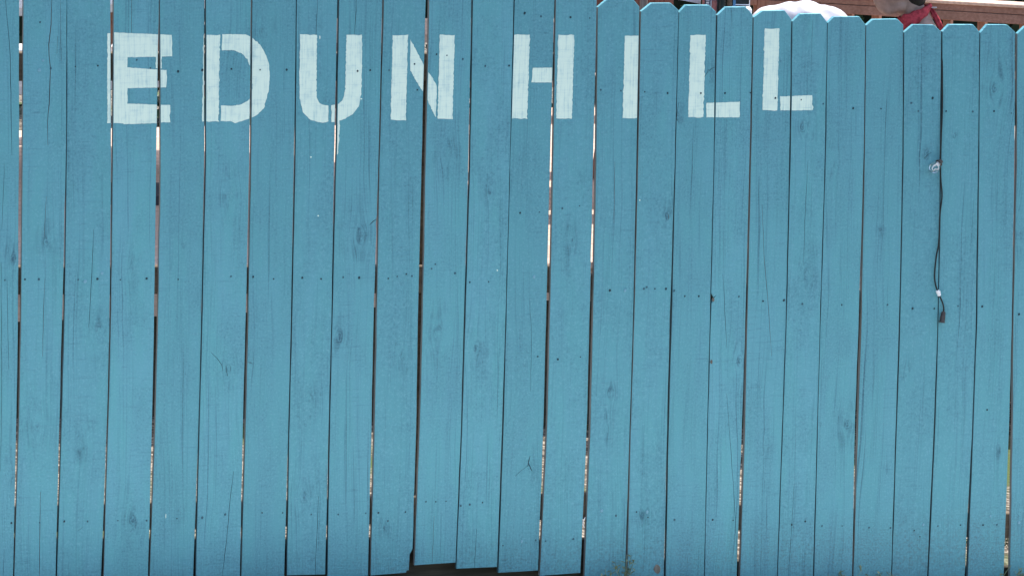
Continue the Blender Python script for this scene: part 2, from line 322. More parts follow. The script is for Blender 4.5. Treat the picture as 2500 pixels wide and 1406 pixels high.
def make_picket(i):
    k = i - OFF                                # photo count
    yk = random.uniform(-0.002, 0.002); pick_y[k] = yk
    ybl, ybr = BOT.get(k, (1436, 1430))
    if k in TOPS: sl_, xl, yt, xr, sr = TOPS[k]
    else:
        tl, tr = bx(i, 0); w = tr-tl
        base = -70 if k < 14 else 66 + 7*(k-25)
        base += random.uniform(-6, 6); sl_, yt, sr = base+20, base, base+19; xl, xr = tl+w*.2, tr-w*.2
    L, Rr = [], []
    n = 26
    for q in range(n+1):
        y = sl_ + (ybl-sl_)*q/n; L.append((bx(i, y)[0] + (random.gauss(0, .25) if 0 < q < n else 0), y))
        y = sr + (ybr-sr)*q/n; Rr.append((bx(i, y)[1] + (random.gauss(0, .25) if 0 < q < n else 0), y))
    if k == 9:                                 # broken lower right corner
        Rr = [p for p in Rr if p[1] < 1335] + [(1007.3, 1339), (1004, 1346), (1000.5, 1352), (998, 1391), (993, 1391.5), (991, 1397.5)]
    if k == 17:                                # chips on the left edge
        L = [p for p in L if not 700 < p[1] < 760] + [(1736.3, 716), (1741, 724), (1743, 730), (1737, 741)]; L.sort(key=lambda p: p[1])
    if k == 8:
        Rr = [p for p in Rr if not 520 < p[1] < 580] + [(920.7, 524), (918, 545), (919.3, 568)]; Rr.sort(key=lambda p: p[1])
    nt_ = 5; top = []
    for q in range(nt_+1):
        t = q/nt_; top.append((xl+(xr-xl)*t, yt + random.gauss(0, .35)))
    # rows across the board from the top edge down; front grid with a light cup and eased edges
    ysall = sorted(set([p[1] for p in L] + [p[1] for p in Rr]))
    def side(P, f):                            # point at fraction f of the way down one edge
        y0, y1 = P[0][1], P[-1][1]; y = y0 + (y1-y0)*f
        for p, q in zip(P, P[1:]):
            if p[1] <= y <= q[1] + 1e-6:
                t = 0 if q[1] == p[1] else (y-p[1])/(q[1]-p[1]); return (p[0]+(q[0]-p[0])*t, y)
        return P[-1]
    fs = set([q/n for q in range(n+1)])
    for P in (L, Rr):
        for p in P: fs.add(round((p[1]-P[0][1])/(P[-1][1]-P[0][1]), 5))
    fs = sorted(fs); fs = [f for q, f in enumerate(fs) if q == 0 or f - fs[q-1] > 1e-4]
    rows = [((xl, yt+random.gauss(0, .4)), (xr, yt+random.gauss(0, .4)))] + [(side(L, f), side(Rr, f)) for f in fs]
    cup = random.uniform(-.0014, .0014); BV = .0011; NC = 4; pick_c[k] = cup
    bm = bmesh.new(); F = []; Bk = []
    for q, (a, b) in enumerate(rows):
        A, B = FP(a[0], a[1], yk), FP(b[0], b[1], yk); wv = (B-A); wl_ = wv.length; wv.normalize(); line = []
        ez = Vector((0, 0, 0))
        if q == 0: ez = Vector((0, 0, -BV))
        if q == len(rows)-1: ez = Vector((0, 0, BV))
        line.append(bm.verts.new(A + Vector((0, BV, 0))))
        for c in range(NC+1):
            t = (BV + (wl_-2*BV)*c/NC)/wl_; s_ = 2*t-1
            jz = random.gauss(0, .0005) if q == 0 else 0
            line.append(bm.verts.new(A + wv*(wl_*t) + ez + Vector((0, cup*(1-s_*s_), jz))))
        line.append(bm.verts.new(B + Vector((0, BV, 0))))
        F.append(line); Bk.append((bm.verts.new(A + Vector((0, .016, 0))), bm.verts.new(B + Vector((0, .016, 0)))))
    m2 = NC+3
    for q in range(len(rows)-1):
        for c in range(m2-1): bm.faces.new((F[q][c], F[q+1][c], F[q+1][c+1], F[q][c+1]))
        bm.faces.new((F[q][0], Bk[q][0], Bk[q+1][0], F[q+1][0])); bm.faces.new((F[q][-1], F[q+1][-1], Bk[q+1][1], Bk[q][1]))
        bm.faces.new((Bk[q][0], Bk[q][1], Bk[q+1][1], Bk[q+1][0]))
    for q, rev in ((0, False), (len(rows)-1, True)):
        bm.faces.new(F[q] + [Bk[q][1], Bk[q][0]])
    bmesh.ops.remove_doubles(bm, verts=bm.verts[:], dist=1e-6)
    bmesh.ops.recalc_face_normals(bm, faces=bm.faces[:])
    bm.normal_update()
    for f in bm.faces:
        nn = f.normal
        f.material_index = 0 if (nn.y < -0.2 or nn.z > 0.3) else 1
    org = FP(sum(bx(i, 1380))/2, 1400, yk)
    me = mesh_from(bm, 'picket')
    edge = RAW if k in (1, 3, 4, 6, 9, 10, 13, 14, 15, 18, 21, 25) else EDGE
    o = link('picket', me, fence, (PAINT, edge)); o.matrix_parent_inverse = parent_world(fence).inverted()
    cuts = [c for c in CRACKS if c[0] == k]
    if cuts:
        cb = bmesh.new()
        for _, hw, pp in cuts:
            dens = []
            for a, b in zip(pp, pp[1:]):
                m_ = max(1, int(math.hypot(b[0]-a[0], b[1]-a[1])/22))
                dens += [(a[0]+(b[0]-a[0])*s/m_, a[1]+(b[1]-a[1])*s/m_) for s in range(m_)]
            dens.append(pp[-1]); w3 = [FP(px+random.gauss(0, .35), py, yk) for px, py in dens]
            rings = []
            for q, p in enumerate(w3):
                dd = (w3[min(q+1, len(w3)-1)] - w3[max(q-1, 0)]); sd = Vector((dd.z, 0, -dd.x)).normalized()
                t = q/(len(w3)-1); wd = hw*0.001*(0.35 + 0.65*math.sin(math.pi*min(max(t, .04), .96))**.5)*random.uniform(.8, 1.2)
                rings.append([cb.verts.new(p + sd*wd + Vector((0, -.003, 0))), cb.verts.new(p - sd*wd + Vector((0, -.003, 0))), cb.verts.new(p + Vector((0, .007, 0)))])
            for a, b in zip(rings, rings[1:]):
                for s in range(3): cb.faces.new((a[s], a[(s+1) % 3], b[(s+1) % 3], b[s]))
            cb.faces.new(rings[0][::-1]); cb.faces.new(rings[-1])
        bmesh.ops.recalc_face_normals(cb, faces=cb.faces[:])
        for f in cb.faces: f.material_index = 1
        co = link('cutter', mesh_from(cb), None, (PAINT, edge))
        md = o.modifiers.new('b', 'BOOLEAN'); md.operation = 'DIFFERENCE'; md.solver = 'EXACT'; md.object = co; md.use_self = True
        me2 = evaluated(o)
        o.modifiers.clear(); bpy.data.objects.remove(co)
        if len(me2.polygons) > 20: o.data = me2
    # wood origin: local coordinates stay in metres so the grain runs on
    kn = KN.get(k)
    if not kn:
        xc = sum(bx(i, 600))/2; kn = [(xc+random.uniform(-25, 25), random.uniform(200, 600), random.uniform(.008, .02)), (xc+random.uniform(-25, 25), random.uniform(800, 1200), random.uniform(.008, .02))]
    for nm, (px, py, r) in zip(('knot_a', 'knot_b'), kn):
        p = FP(px, py, yk); o[nm] = (p.x, p.z, r)
    picket[k] = o
for i in range(len(J)-1): make_picket(i)
def picket_at(px, py):
    for i in range(len(J)-1):
        a, b = bx(i, py)
        if a <= px <= b: return i-OFF
    return None

# nails
def nail_mesh(r):
    bm = bmesh.new(); bmesh.ops.create_cone(bm, cap_ends=True, segments=8, radius1=r, radius2=r*.8, depth=0.0024, matrix=Matrix.Rotation(R(90), 4, 'X'))
    return mesh_from(bm, 'nail')
NM = [nail_mesh(r) for r in (.0024, .0031, .0038)]
NAIL2 = make_plain('paint_filled_nail_head', (0.04, 0.105, 0.135), 0.6, 0.3, 200)
NM += [nail_mesh(r) for r in (.0028, .0036)]
for q, n_ in enumerate(NM): n_.materials.append(NAIL if q < 3 else NAIL2)
bm = bmesh.new(); bmesh.ops.create_cone(bm, cap_ends=True, segments=10, radius1=.0052, radius2=.0040, depth=.003, matrix=Matrix.Rotation(R(90), 4, 'X')); SM = mesh_from(bm, 'screw'); SM.materials.append(NAILP)
NAILS = [(98,55),(124,168),(184,163),(239,161),(334,147),(367,167),(435,175),(494,172),(565,169),(635,171),(700,171),(873,174),(904,172),(950,172),(1012,157),(1019,220),(1066,133),(1091,136),(1130,145),(1185,162),(1243,161),(1281,33),(1321,41),(1393,43),(1440,45),(1467,220),(1516,222),(1574,225),(1630,228),(1711,228),(1770,228),(1832,227),(1893,240),(1956,244),(2010,254),(2083,265),(2151,266),(2225,252),(2242,272),(2277,240),(2310,272),(2375,273),(2427,272),(2469,277),
 (12,684),(61,682),(95,682),(191,683),(238,681),(294,683),(358,680),(435,682),(564,675),(618,676),(668,681),(738,678),(784,681),(838,677),(877,678),(948,680),(970,675),(992,669),(1006,674),(1054,656),(1063,645),(1111,667),(1147,689),(1193,688),(1270,520),(1317,518),(1373,509),(1415,503),(1489,709),(1572,705),(1579,701),(1599,705),(1626,705),(1646,710),(1672,723),(1706,723),(1804,724),(1313,870),(1362,877),(1417,871),(1863,735),(1914,733),(1959,742),(2055,744),(2167,744),(2228,753),(2281,753),(2339,747),(2398,748),(2488,767),
 (28,1276),(97,1275),(157,1272),(214,1272),(288,1270),(358,1270),(432,1265),(494,1263),(550,1255),(640,1251),(690,1251),(760,1255),(826,1255),(893,1252),(924,1251),(947,1271),(990,1249),(1040,1224),(1064,1224),(1089,1223),(1125,1234),(1147,1231),(1178,1226),(1228,1331),(1308,1318),(1332,1320),(1400,1315),(1504,1258),(1554,1249),(1582,1262),(1647,1268),(1740,1268),(1790,1269),(1933,1280),(1966,1272),(2007,1283),(2056,1283),(2122,1287),(2174,1288),(2232,1294),(2246,1309),(2290,1283),(2345,1281),(2400,1281),(2434,1280),(2410,1000)]
SCREWS = [(105,148),(96,172),(208,687),(249,667),(1274,1321),(1304,676),(1526,709),(1469,1246),(1580,1249),(2254,1280),(2418,1259),(2488,1275)]
for lst, kind in ((NAILS, 0), (SCREWS, 1)):
    for px, py in lst:
        k = picket_at(px, py)
        if k is None: continue
        o = link('screw' if kind else 'nail', SM if kind else random.choice(NM), picket[k])
        o.matrix_parent_inverse = parent_world(picket[k]).inverted()
        o.location = front(k, px, py, .0004); s = random.uniform(.85, 1.15); o.scale = (s, 1, s*random.uniform(1, 1.35))
        o.rotation_euler = (0, random.uniform(0, .6), 0)
# bare round knot low on one picket
def blob_disc(cx, cy, rx, ry, k, n=14, dom=.0012):
    bm = bmesh.new(); c = bm.verts.new(front(k, cx, cy, dom)); ring = []
    for q in range(n):
        a = 2*math.pi*q/n; s = random.uniform(.85, 1.12); ring.append(bm.verts.new(front(k, cx+rx*s*math.cos(a), cy+ry*s*math.sin(a), .0003)))
    for q in range(n): bm.faces.new((c, ring[q], ring[(q+1) % n]))
    bmesh.ops.recalc_face_normals(bm, faces=bm.faces[:]); return mesh_from(bm, 'knot')
for cx, cy, rx, ry in ((1604, 1388.5, 8.5, 11), (1741, 732, 3.4, 5), (1737, 883, 3, 5.5)):
    k = picket_at(cx, cy); o = child('knot', blob_disc(cx, cy, rx, ry, k), picket[k], (KNOT,))
    o['label'] = 'bare brown knot without paint'

# ------------------------------------------------------------------ painted letters
def strip(a, b, step=5.0):
    """quads between two polylines given as px points, resampled together"""
    def length(p): return sum(math.hypot(q[0]-w[0], q[1]-w[1]) for q, w in zip(p, p[1:]))
    n = max(2, int(max(length(a), length(b))/step))
    def res(p, n):
        L = length(p); out = []; seg = 0; acc = 0
        for i in range(n+1):
            s = L*i/n
            while seg < len(p)-2 and acc + math.hypot(p[seg+1][0]-p[seg][0], p[seg+1][1]-p[seg][1]) < s:
                acc += math.hypot(p[seg+1][0]-p[seg][0], p[seg+1][1]-p[seg][1]); seg += 1
            l = math.hypot(p[seg+1][0]-p[seg][0], p[seg+1][1]-p[seg][1]) or 1; t = min(1, max(0, (s-acc)/l))
            out.append((p[seg][0]+(p[seg+1][0]-p[seg][0])*t, p[seg][1]+(p[seg+1][1]-p[seg][1])*t))
        return out
    A, B = res(a, n), res(b, n); JT = 0.55
    A = [(x+random.gauss(0, JT), y+random.gauss(0, JT*.6)) for x, y in A]; B = [(x+random.gauss(0, JT), y+random.gauss(0, JT*.6)) for x, y in B]
    # several columns across so the end edges are uneven too
    m_ = 5; e0 = [random.gauss(0, .7) for _ in range(m_+1)]; e1 = [random.gauss(0, .7) for _ in range(m_+1)]; quads = []
    def pt(i, c):
        t = c/m_; x = A[i][0]+(B[i][0]-A[i][0])*t; y = A[i][1]+(B[i][1]-A[i][1])*t
        dx, dy = A[min(i+1, n)][0]-A[max(i-1, 0)][0], A[min(i+1, n)][1]-A[max(i-1, 0)][1]; l = math.hypot(dx, dy) or 1
        e = e0[c] if i == 0 else (e1[c] if i == n else 0)
        return (x+dx/l*e, y+dy/l*e)
    for i in range(n):
        for c in range(m_): quads.append([pt(i, c), pt(i+1, c), pt(i+1, c+1), pt(i, c+1)])
    return quads
def clip(poly, side, lim):
    out = []
    for i in range(len(poly)):
        a, b = poly[i], poly[(i+1) % len(poly)]
        da = (a[0]-lim(a[1]))*side; db = (b[0]-lim(b[1]))*side
        if da >= 0: out.append(a)
        if da*db < 0:
            t = da/(da-db); out.append((a[0]+(b[0]-a[0])*t, a[1]+(b[1]-a[1])*t))
    return out
def rect(x0, x1, y0, y1, dx=0):                # near-vertical stroke: top x0..x1, bottom shifted by dx
    return ([(x0, y0), (x0+dx, y1)], [(x1, y0), (x1+dx, y1)])
def hbar(x0, x1, y0, y1, y0b=None, y1b=None):
    return ([(x0, y0), (x1, y0 if y0b is None else y0b)], [(x0, y1), (x1, y1 if y1b is None else y1b)])
LET = {
 'E': [rect(262, 311, 82, 301, 0), hbar(276, 420, 80, 142, 86, 138), hbar(306, 407, 165, 216, 172, 214), hbar(276, 415, 252, 301, 257, 299), hbar(380, 395, 137, 168), hbar(300, 392, 298, 304, 297, 301)],
 'D': [rect(497, 537, 86, 297, -3.5),
       ([(543,84),(600,85),(615,92),(640,115),(655,150),(659,180),(656,220),(644,265),(626,283),(600,293),(575,301),(560,296),(540,296)],
        [(543,124),(570,123),(590,131),(603,145),(612,165),(615,182),(616,215),(612,238),(603,248),(590,255),(577,258),(565,259),(540,258)])],
 'U': [([(733,85),(731,175),(732,240),(740,275),(757,293),(787,301),(801,297)], [(774,85),(773,175),(773,235),(776,246),(782,253),(790,257),(802,258)]),
       ([(884,86),(884,170),(881,235),(876,260),(860,280),(835,294),(809,299)], [(846,86),(844,170),(843,215),(839,240),(832,250),(824,255),(809,257)]),
       ([(821,292),(824,310),(823,340),(822,377)], [(828,292),(830,310),(827.5,340),(825,377)])],
 'N': [rect(959, 996, 86, 294, -5.5), ([(1002,97),(1036,162),(1062,200),(1067,213),(1064,285)], [(1001,172),(1020,205),(1035,228),(1049,256),(1063,286)]), rect(1073.5, 1110, 86, 291, -5)],
 'H': [rect(1255.5, 1293.6, 86, 290, -6.5), hbar(1297.5, 1351, 166, 202), rect(1363, 1402, 86, 290, -5.5)],
 'I': [rect(1525.6, 1562, 88, 289, -5.5)],
 'L': [rect(1686, 1723, 86, 287, -6), hbar(1724, 1806, 252, 287, 249, 287)],
 'L2': [rect(1867, 1903, 71, 270, -5.5), hbar(1904, 1983.5, 236, 270, 233, 270)],
}
LBL = {'E': 'white brushed letter E', 'D': 'white stencilled letter D', 'U': 'white stencilled letter U with a long drip', 'N': 'white stencilled letter N', 'H': 'white stencilled letter H',
       'I': 'white stencilled letter I', 'L': 'white stencilled first letter L', 'L2': 'white stencilled last letter L set a little higher'}
for key, strokes in LET.items():
    bm = bmesh.new()
    for si, (a, b) in enumerate(strokes):
        for q in strip(a, b):
            xs = [p[0] for p in q]; ym = sum(p[1] for p in q)/4
            for i in range(OFF, OFF+NV+1):
                l, r = bx(i, ym)
                if max(xs) < l+.6 or min(xs) > r-.6: continue
                poly = clip(q, 1, lambda y, i=i: bx(i, y)[0]+1.0)
                if len(poly) > 2: poly = clip(poly, -1, lambda y, i=i: bx(i, y)[1]-1.0)
                if len(poly) > 2:
                    try: bm.faces.new([bm.verts.new(front(i-OFF, x, y, .0005+.00012*si)) for x, y in poly])
                    except ValueError: pass
    bmesh.ops.remove_doubles(bm, verts=bm.verts[:], dist=1e-5)
    for f in bm.faces:
        f.normal_update()
        if f.normal.y > 0: f.normal_flip()
    o = child('painted_letter', mesh_from(bm, 'letter'), fence, (WHITE,)); o['label'] = LBL[key]
# stray drops of the same paint
for px, py, rx, ry in ((272,68,2,5),(781,92,1.5,5),(824,179,2.2,2.2),(882,242,2.5,2),(759,384,1.8,2),(777,527,2,2),(405,1259,.9,6),(1214,660,1.6,2),(1562,489,2,1.6)):
    k = picket_at(px, py)
    if k is not None: child('paint_drop', blob_disc(px, py, rx, ry, k, 8, .0008), picket[k], (WHITE,))

# ------------------------------------------------------------------ rails, posts, kick board
def beam(name, p0, p1, hgt, dep, parent, mat, bev=.003):
    p0, p1 = Vector(p0), Vector(p1); bm = bmesh.new(); L = (p1-p0).length
    ang = math.atan2(p1.z-p0.z, math.hypot(p1.x-p0.x, p1.y-p0.y)); az = math.atan2(p1.y-p0.y, p1.x-p0.x)
    rot = Matrix.Rotation(az, 3, 'Z') @ Matrix.Rotation(-ang, 3, 'Y')
    box(bm, (p0+p1)/2, (L, dep, hgt), rot); bevel_all(bm, bev)
    return child(name, mesh_from(bm, name), parent, (mat,))
RY = 0.021 + 0.019
for (x0, y0, x1, y1) in ((-800, 165, 1440, 166), (-800, 690, 1440, 684), (-800, 1290, 1440, 1238), (1452, 220, 3200, 318), (1452, 706, 3200, 800), (1452, 1254, 3200, 1310)):
    a, b = FP(x0, y0), FP(x1, y1); beam('rail', (a.x, RY, a.z), (b.x, RY, b.z), .088, .038, fence, RAIL)
for px in (-560, 1033, 1545, 2700):
    a = FP(px, 1400); t_ = FP(px, 150); beam('post', (a.x, RY+.066, a.z-.3), (t_.x, RY+.066, t_.z), .088, .088, fence, RAIL)
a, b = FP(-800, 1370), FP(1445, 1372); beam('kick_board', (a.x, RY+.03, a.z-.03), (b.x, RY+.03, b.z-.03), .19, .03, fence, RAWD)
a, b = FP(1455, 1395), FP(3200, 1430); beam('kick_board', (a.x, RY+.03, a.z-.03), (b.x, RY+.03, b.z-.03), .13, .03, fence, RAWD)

# ------------------------------------------------------------------ ground
X0 = FP(1000, 1408).x
def gz(x): return -0.075*min(max(x-X0+.35, 0), 5.0)
def ground_mat():
    mt, nt, b = new_mat('soil_and_gravel', 0.9, 0.2); T = NT(nt); tc = T.n('ShaderNodeTexCoord'); o = tc.outputs['Object']
    n1 = T.noise(o, 0.7, 5, 0.6); n2 = T.noise(o, 40, 4, 0.65)
    v = T.n('ShaderNodeTexVoronoi'); nt.links.new(o, v.inputs['Vector']); v.inputs['Scale'].default_value = 38
    c = T.mix(T.ramp(n2, 0.3, 0.7), (0.20, 0.165, 0.125), (0.40, 0.36, 0.30))
    c = T.mix(T.ramp(v.outputs['Distance'], 0.25, 0.7), c, (0.07, 0.055, 0.04))
    c = T.mix(T.ramp(n1, 0.50, 0.62), c, (0.07, 0.10, 0.035))
    nt.links.new(c, b.inputs['Base Color']); nt.links.new(T.bump(T.math('ADD', n2, v.outputs['Distance']), 0.8, 0.01), b.inputs['Normal'])
    return mt
bm = bmesh.new()
def axis(c):
    return sorted(set([c+s*v for v in (0, .3, .6, 1, 1.5, 2, 3, 4, 5, 6, 8, 12, 20, 40, 90, 200, 600) for s in (-1, 1)]))
xs, ys = axis(1.0), axis(0.0)
gv = [[bm.verts.new((x, y, gz(x))) for x in xs] for y in ys]
for j in range(len(ys)-1):
    for i in range(len(xs)-1): bm.faces.new((gv[j][i], gv[j][i+1], gv[j+1][i+1], gv[j+1][i]))
tag(link('ground', mesh_from(bm, 'ground', True), None, (ground_mat(),)), None, None, None, 'structure')

# ------------------------------------------------------------------ string light hanging on the fence
CABLE = make_plain('black_rubber', (0.012, 0.016, 0.016), 0.5, 0.3, 120)
SOCK = make_plain('grey_brown_bakelite', (0.055, 0.045, 0.040), 0.45, 0.3, 120)
LABELW = make_plain('white_paper_tag', (0.8, 0.8, 0.8), 0.5, 0.04, 200)
def glass_mat(name, tint=(1, 1, 1), rough=0.02):
    mt, nt, b = new_mat(name, rough, 0.5); b.inputs['Transmission Weight'].default_value = 1.0; b.inputs['IOR'].default_value = 1.45
    b.inputs['Base Color'].default_value = (*tint, 1); return mt
GLASS = glass_mat('clear_bulb_glass')
sl_root = tag(empty('string_light', FP(2292, 590, -.006)), 'black string light cord with one clear bulb hanging down the fence', 'string light')
def cpt(px, py, y=-.0065): return FP(px, py, y)
path = [FP(2301, 150, .05), FP(2300.5, 130, .03), FP(2300.5, 128, .008)] + [cpt(*p, y) for *p, y in ((2300.5,190,.001),(2300.5,262,-.003),(2298,330,-.006),(2295.5,392,-.007),(2295.5,405,-.007),(2297,440,-.007),(2299.8,478,-.007),(2295,522,-.007),(2293.3,570,-.007),(2291,600,-.007),(2286,626,-.007),(2281.8,668,-.007),(2283.5,692,-.007),(2291,716,-.008),(2297,729,-.008),(2301.5,740,-.008),(2304,752,-.009),(2303.5,763,-.01))]
bm = bmesh.new(); tube(bm, spline(path, 6), .0026, 8); child('cord', mesh_from(bm, 'cord', True), sl_root, (CABLE,))
def lathe_along(bm, base, axis, prof, n=16):
    axis = axis.normalized(); a = axis.orthogonal().normalized(); b = axis.cross(a); rings = []
    for h, r in prof:
        rings.append([bm.verts.new(base + axis*h + (a*math.cos(2*math.pi*k/n) + b*math.sin(2*math.pi*k/n))*max(r, 1e-5)) for k in range(n)])
    for q, w in zip(rings, rings[1:]):
        for k in range(n): bm.faces.new((q[k], q[(k+1) % n], w[(k+1) % n], w[k]))
    bm.faces.new(rings[0][::-1]); bm.faces.new(rings[-1]); bmesh.ops.remove_doubles(bm, verts=bm.verts[:], dist=1e-6)
    bmesh.ops.recalc_face_normals(bm, faces=bm.faces[:])
ex = Vector((1, 0, 0)); dirb = (FP(2267, 424, -.026) - FP(2296, 394, -.015)).normalized(); b0 = FP(2298, 392.5, -.0135)
bm = bmesh.new(); lathe_along(bm, b0, dirb, [(-.002, .004), (0, .0075), (.006, .0085), (.010, .0085), (.0105, .0125), (.013, .0128), (.0135, .009)]); socket = child('socket', mesh_from(bm, 'socket', True), sl_root, (SOCK,))
bm = bmesh.new(); base = b0 + dirb*.0125
lathe_along(bm, base, dirb, [(0, .0085), (.004, .010), (.010, .0135), (.018, .0165), (.026, .0175), (.032, .0160), (.037, .0115), (.040, .006), (.041, .0)], 20)
bulb = child('bulb', mesh_from(bm, 'bulb', True), sl_root, (GLASS,)); bulb['label'] = 'clear glass bulb'
SILV = make_plain('lamp_wire_glint', (0.9, 0.9, 0.88), 0.15, 0.02, 60, 0.5, 0.0)  # white wire colour stands in for glints inside the bulb
bm = bmesh.new(); lathe_along(bm, base, dirb, [(0, .006), (.012, .004), (.016, .0025)], 10)
sd = dirb.orthogonal().normalized()
tube(bm, [base+dirb*.012+sd*.002, base+dirb*.020+sd*.010, base+dirb*.026+sd*.003, base+dirb*.033+sd*.005, base+dirb*.029-sd*.003, base+dirb*.022-sd*.004, base+dirb*.014-sd*.002], .0017, 6)
child('filament_glint', mesh_from(bm, 'filament_glint', True), bulb, (SILV,))
bm = bmesh.new(); tube(bm, [FP(2288.5, 709, -.010), FP(2293.5, 721.5, -.010)], .0062, 6); vs = box(bm, FP(2292.5, 715, -.013), (.011, .0012, .012), Matrix.Rotation(R(-8), 3, 'Y')); child('tag', mesh_from(bm, 'tag'), sl_root, (LABELW,))['label'] = 'white paper tag wrapped round the cord'
p0 = FP(2303.8, 760, -.012); p1 = FP(2299.5, 787, -.012); dv = p1-p0; L_ = dv.length
bm = bmesh.new(); lathe_along(bm, p0, dv, [(0, .004), (.003, .0068), (L_*.45, .0082), (L_*.5, .0088), (L_*.93, .0090), (L_*.94, .0115), (L_*.98, .0118), (L_, .0095)]); es = child('end_socket', mesh_from(bm, 'end_socket', True), sl_root, (SOCK,))
es['label'] = 'empty grey-brown lamp socket'

# ------------------------------------------------------------------ deck behind the fence
DECK = make_wood('deck_stain', (0.48, 0.34, 0.26), (0.62, 0.47, 0.38), 0, False)
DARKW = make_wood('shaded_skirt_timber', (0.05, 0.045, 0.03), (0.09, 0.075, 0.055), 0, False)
BROWN = make_wood('red_brown_timber', (0.24, 0.125, 0.09), (0.34, 0.19, 0.14))
BROWNH = make_wood('red_brown_rail_stain', (0.23, 0.13, 0.098), (0.31, 0.185, 0.145), 0, False)
DZ = .55
deck = tag(empty('timber_deck', (1.0, 2.75, DZ)), 'raised pinkish timber deck seen through the gaps of the fence', 'deck')
bm = bmesh.new(); box(bm, (0, 0, 0), (15.0, .138, .03)); bevel_all(bm, .003); pm = mesh_from(bm, 'plank'); pm.materials.append(DECK)
y = 2.82; q = 0
while y < 7.4:
    o = link('plank', pm, deck); o.matrix_parent_inverse = parent_world(deck).inverted(); o.location = (1.0+random.uniform(-.05, .05), y, DZ-.015+random.uniform(-.001, .001)); y += .145
bm = bmesh.new(); box(bm, (1.0, 2.79, DZ-.03-.06-.004), (14.9, .038, .12)); child('fascia', mesh_from(bm, 'fascia'), deck, (DECK,))
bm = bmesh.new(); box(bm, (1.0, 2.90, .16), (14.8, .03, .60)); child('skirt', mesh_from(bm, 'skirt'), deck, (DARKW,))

# railing
def Zr(px): return 17.0 + (2500-px)*7.2e-4
def RP(px, dy=0.0): return AT(px, 61 - (2500-px)*.0605 + dy, Zr(px))
rail = tag(empty('deck_railing', (RP(2500).x, RP(2500).y, DZ)), 'red-brown timber deck railing behind the person in the red bandana', 'railing')
A, B = RP(1872), RP(3100); ax = (B-A).normalized(); nrm = ax.cross(Vector((0, 0, 1))).normalized()
if nrm.y > 0: nrm = -nrm
up = Vector((0, 0, 1))
def rbeam(name, z0, z1, off, dep, mat, tilt=0.0):
    a = A + up*(z0+z1)/2 - nrm*off; b = B + up*(z0+z1)/2 - nrm*off
    bm = bmesh.new(); rot = Matrix((ax, -nrm, (ax.cross(-nrm)))).transposed()
    if tilt: rot = rot @ Matrix.Rotation(tilt, 3, 'X')
    box(bm, (a+b)/2, ((b-a).length, dep, z1-z0), rot); bevel_all(bm, .002); return child(name, mesh_from(bm, name), rail, (mat,))
rbeam('lower_board', 0, .0405, .02, .038, BROWNH); rbeam('upper_board', .0435, .072, .017, .038, BROWNH); rbeam('cap', .0755, .090, .022, .075, DECK, R(6))
for px in (1900, 1985, 2063, 2130, 2215, 2305, 2389, 2492, 2590, 2700, 2800, 2900):
    p = RP(px); bm = bmesh.new(); rot = Matrix((ax, -nrm, up)).transposed()
    if rot.determinant() < 0: rot = Matrix((ax, nrm, up)).transposed()
    zt = p.z + .03; p = p - nrm*.06; box(bm, (p.x, p.y, (zt+DZ)/2), (.036, .036, zt-DZ), rot); child('baluster', mesh_from(bm, 'baluster'), rail, (BROWN,))

# vertical board screen left of the railing
scr = tag(empty('board_screen', (AT(1850, 30, 17.6).x, AT(1850, 30, 17.6).y, DZ)), 'brown screen of upright boards left of the white shirt', 'screen')
for px, w, dz in ((1838, 19, 13), (1861.5, 25, 40), (1888, 25, 40), (1914, 24, 40), (1940, 24, 40)):
    p = AT(px, 20, 17.6); s_ = FPX/17.6; wd = w/s_; z1 = AT(px, -180, 17.6).z; z0 = AT(px, dz, 17.6).z
    bm = bmesh.new(); box(bm, (p.x, p.y, (z0+z1)/2), (wd, .022, z1-z0), Matrix.Rotation(-YAW, 3, 'Z')); bevel_all(bm, .002); child('board', mesh_from(bm, 'board'), scr, (BROWN,))
for px in (1848, 1930):
    p = AT(px, 20, 17.66); z1 = AT(px, -150, 17.66).z; bm = bmesh.new(); box(bm, (p.x, p.y, (DZ+z1)/2), (.03, .03, z1-DZ), Matrix.Rotation(-YAW, 3, 'Z')); child('leg', mesh_from(bm, 'leg'), scr, (BROWN,))

# shed wall far left of the opening
SHED = make_wood('dark_red_shed_timber', (0.10, 0.045, 0.035), (0.16, 0.075, 0.06))
shed = tag(empty('shed', AT(1500, 200, 21)), 'dark red timber shed wall glimpsed over the tallest dog-eared pickets', 'shed')
for q in range(9):
    px = 1440 + q*24; p = AT(px, 20, 21); z1 = AT(px, -400, 21).z; z0 = AT(px, 250, 21).z; bm = bmesh.new(); box(bm, (p.x, p.y, (z0+z1)/2), (.052, .03, z1-z0), Matrix.Rotation(-YAW, 3, 'Z')); bevel_all(bm, .002); child('board', mesh_from(bm, 'board'), shed, (SHED,))
a, b = AT(1440, -300, 21.05), AT(1640, -300, 21.05); beam('back_rail', a, b, .09, .04, shed, SHED)
# gate post
pst = AT(1571, 20, 15.2); bm = bmesh.new(); n_ = 10; rings = []
for q in range(14):
    z = DZ + (AT(1571, -160, 15.2).z - DZ)*q/13; rr = .0165*random.uniform(.9, 1.12); rings.append((Vector((pst.x+random.gauss(0, .001), pst.y, z)), rr))
tube(bm, [r_[0] for r_ in rings], [r_[1] for r_ in rings], 9)
tag(link('rustic_pole', mesh_from(bm, 'pole', True), None, (make_wood('grey_bark', (0.17, 0.14, 0.12), (0.33, 0.28, 0.25)),)), 'thin rough grey-brown pole standing behind the fence top', 'pole')

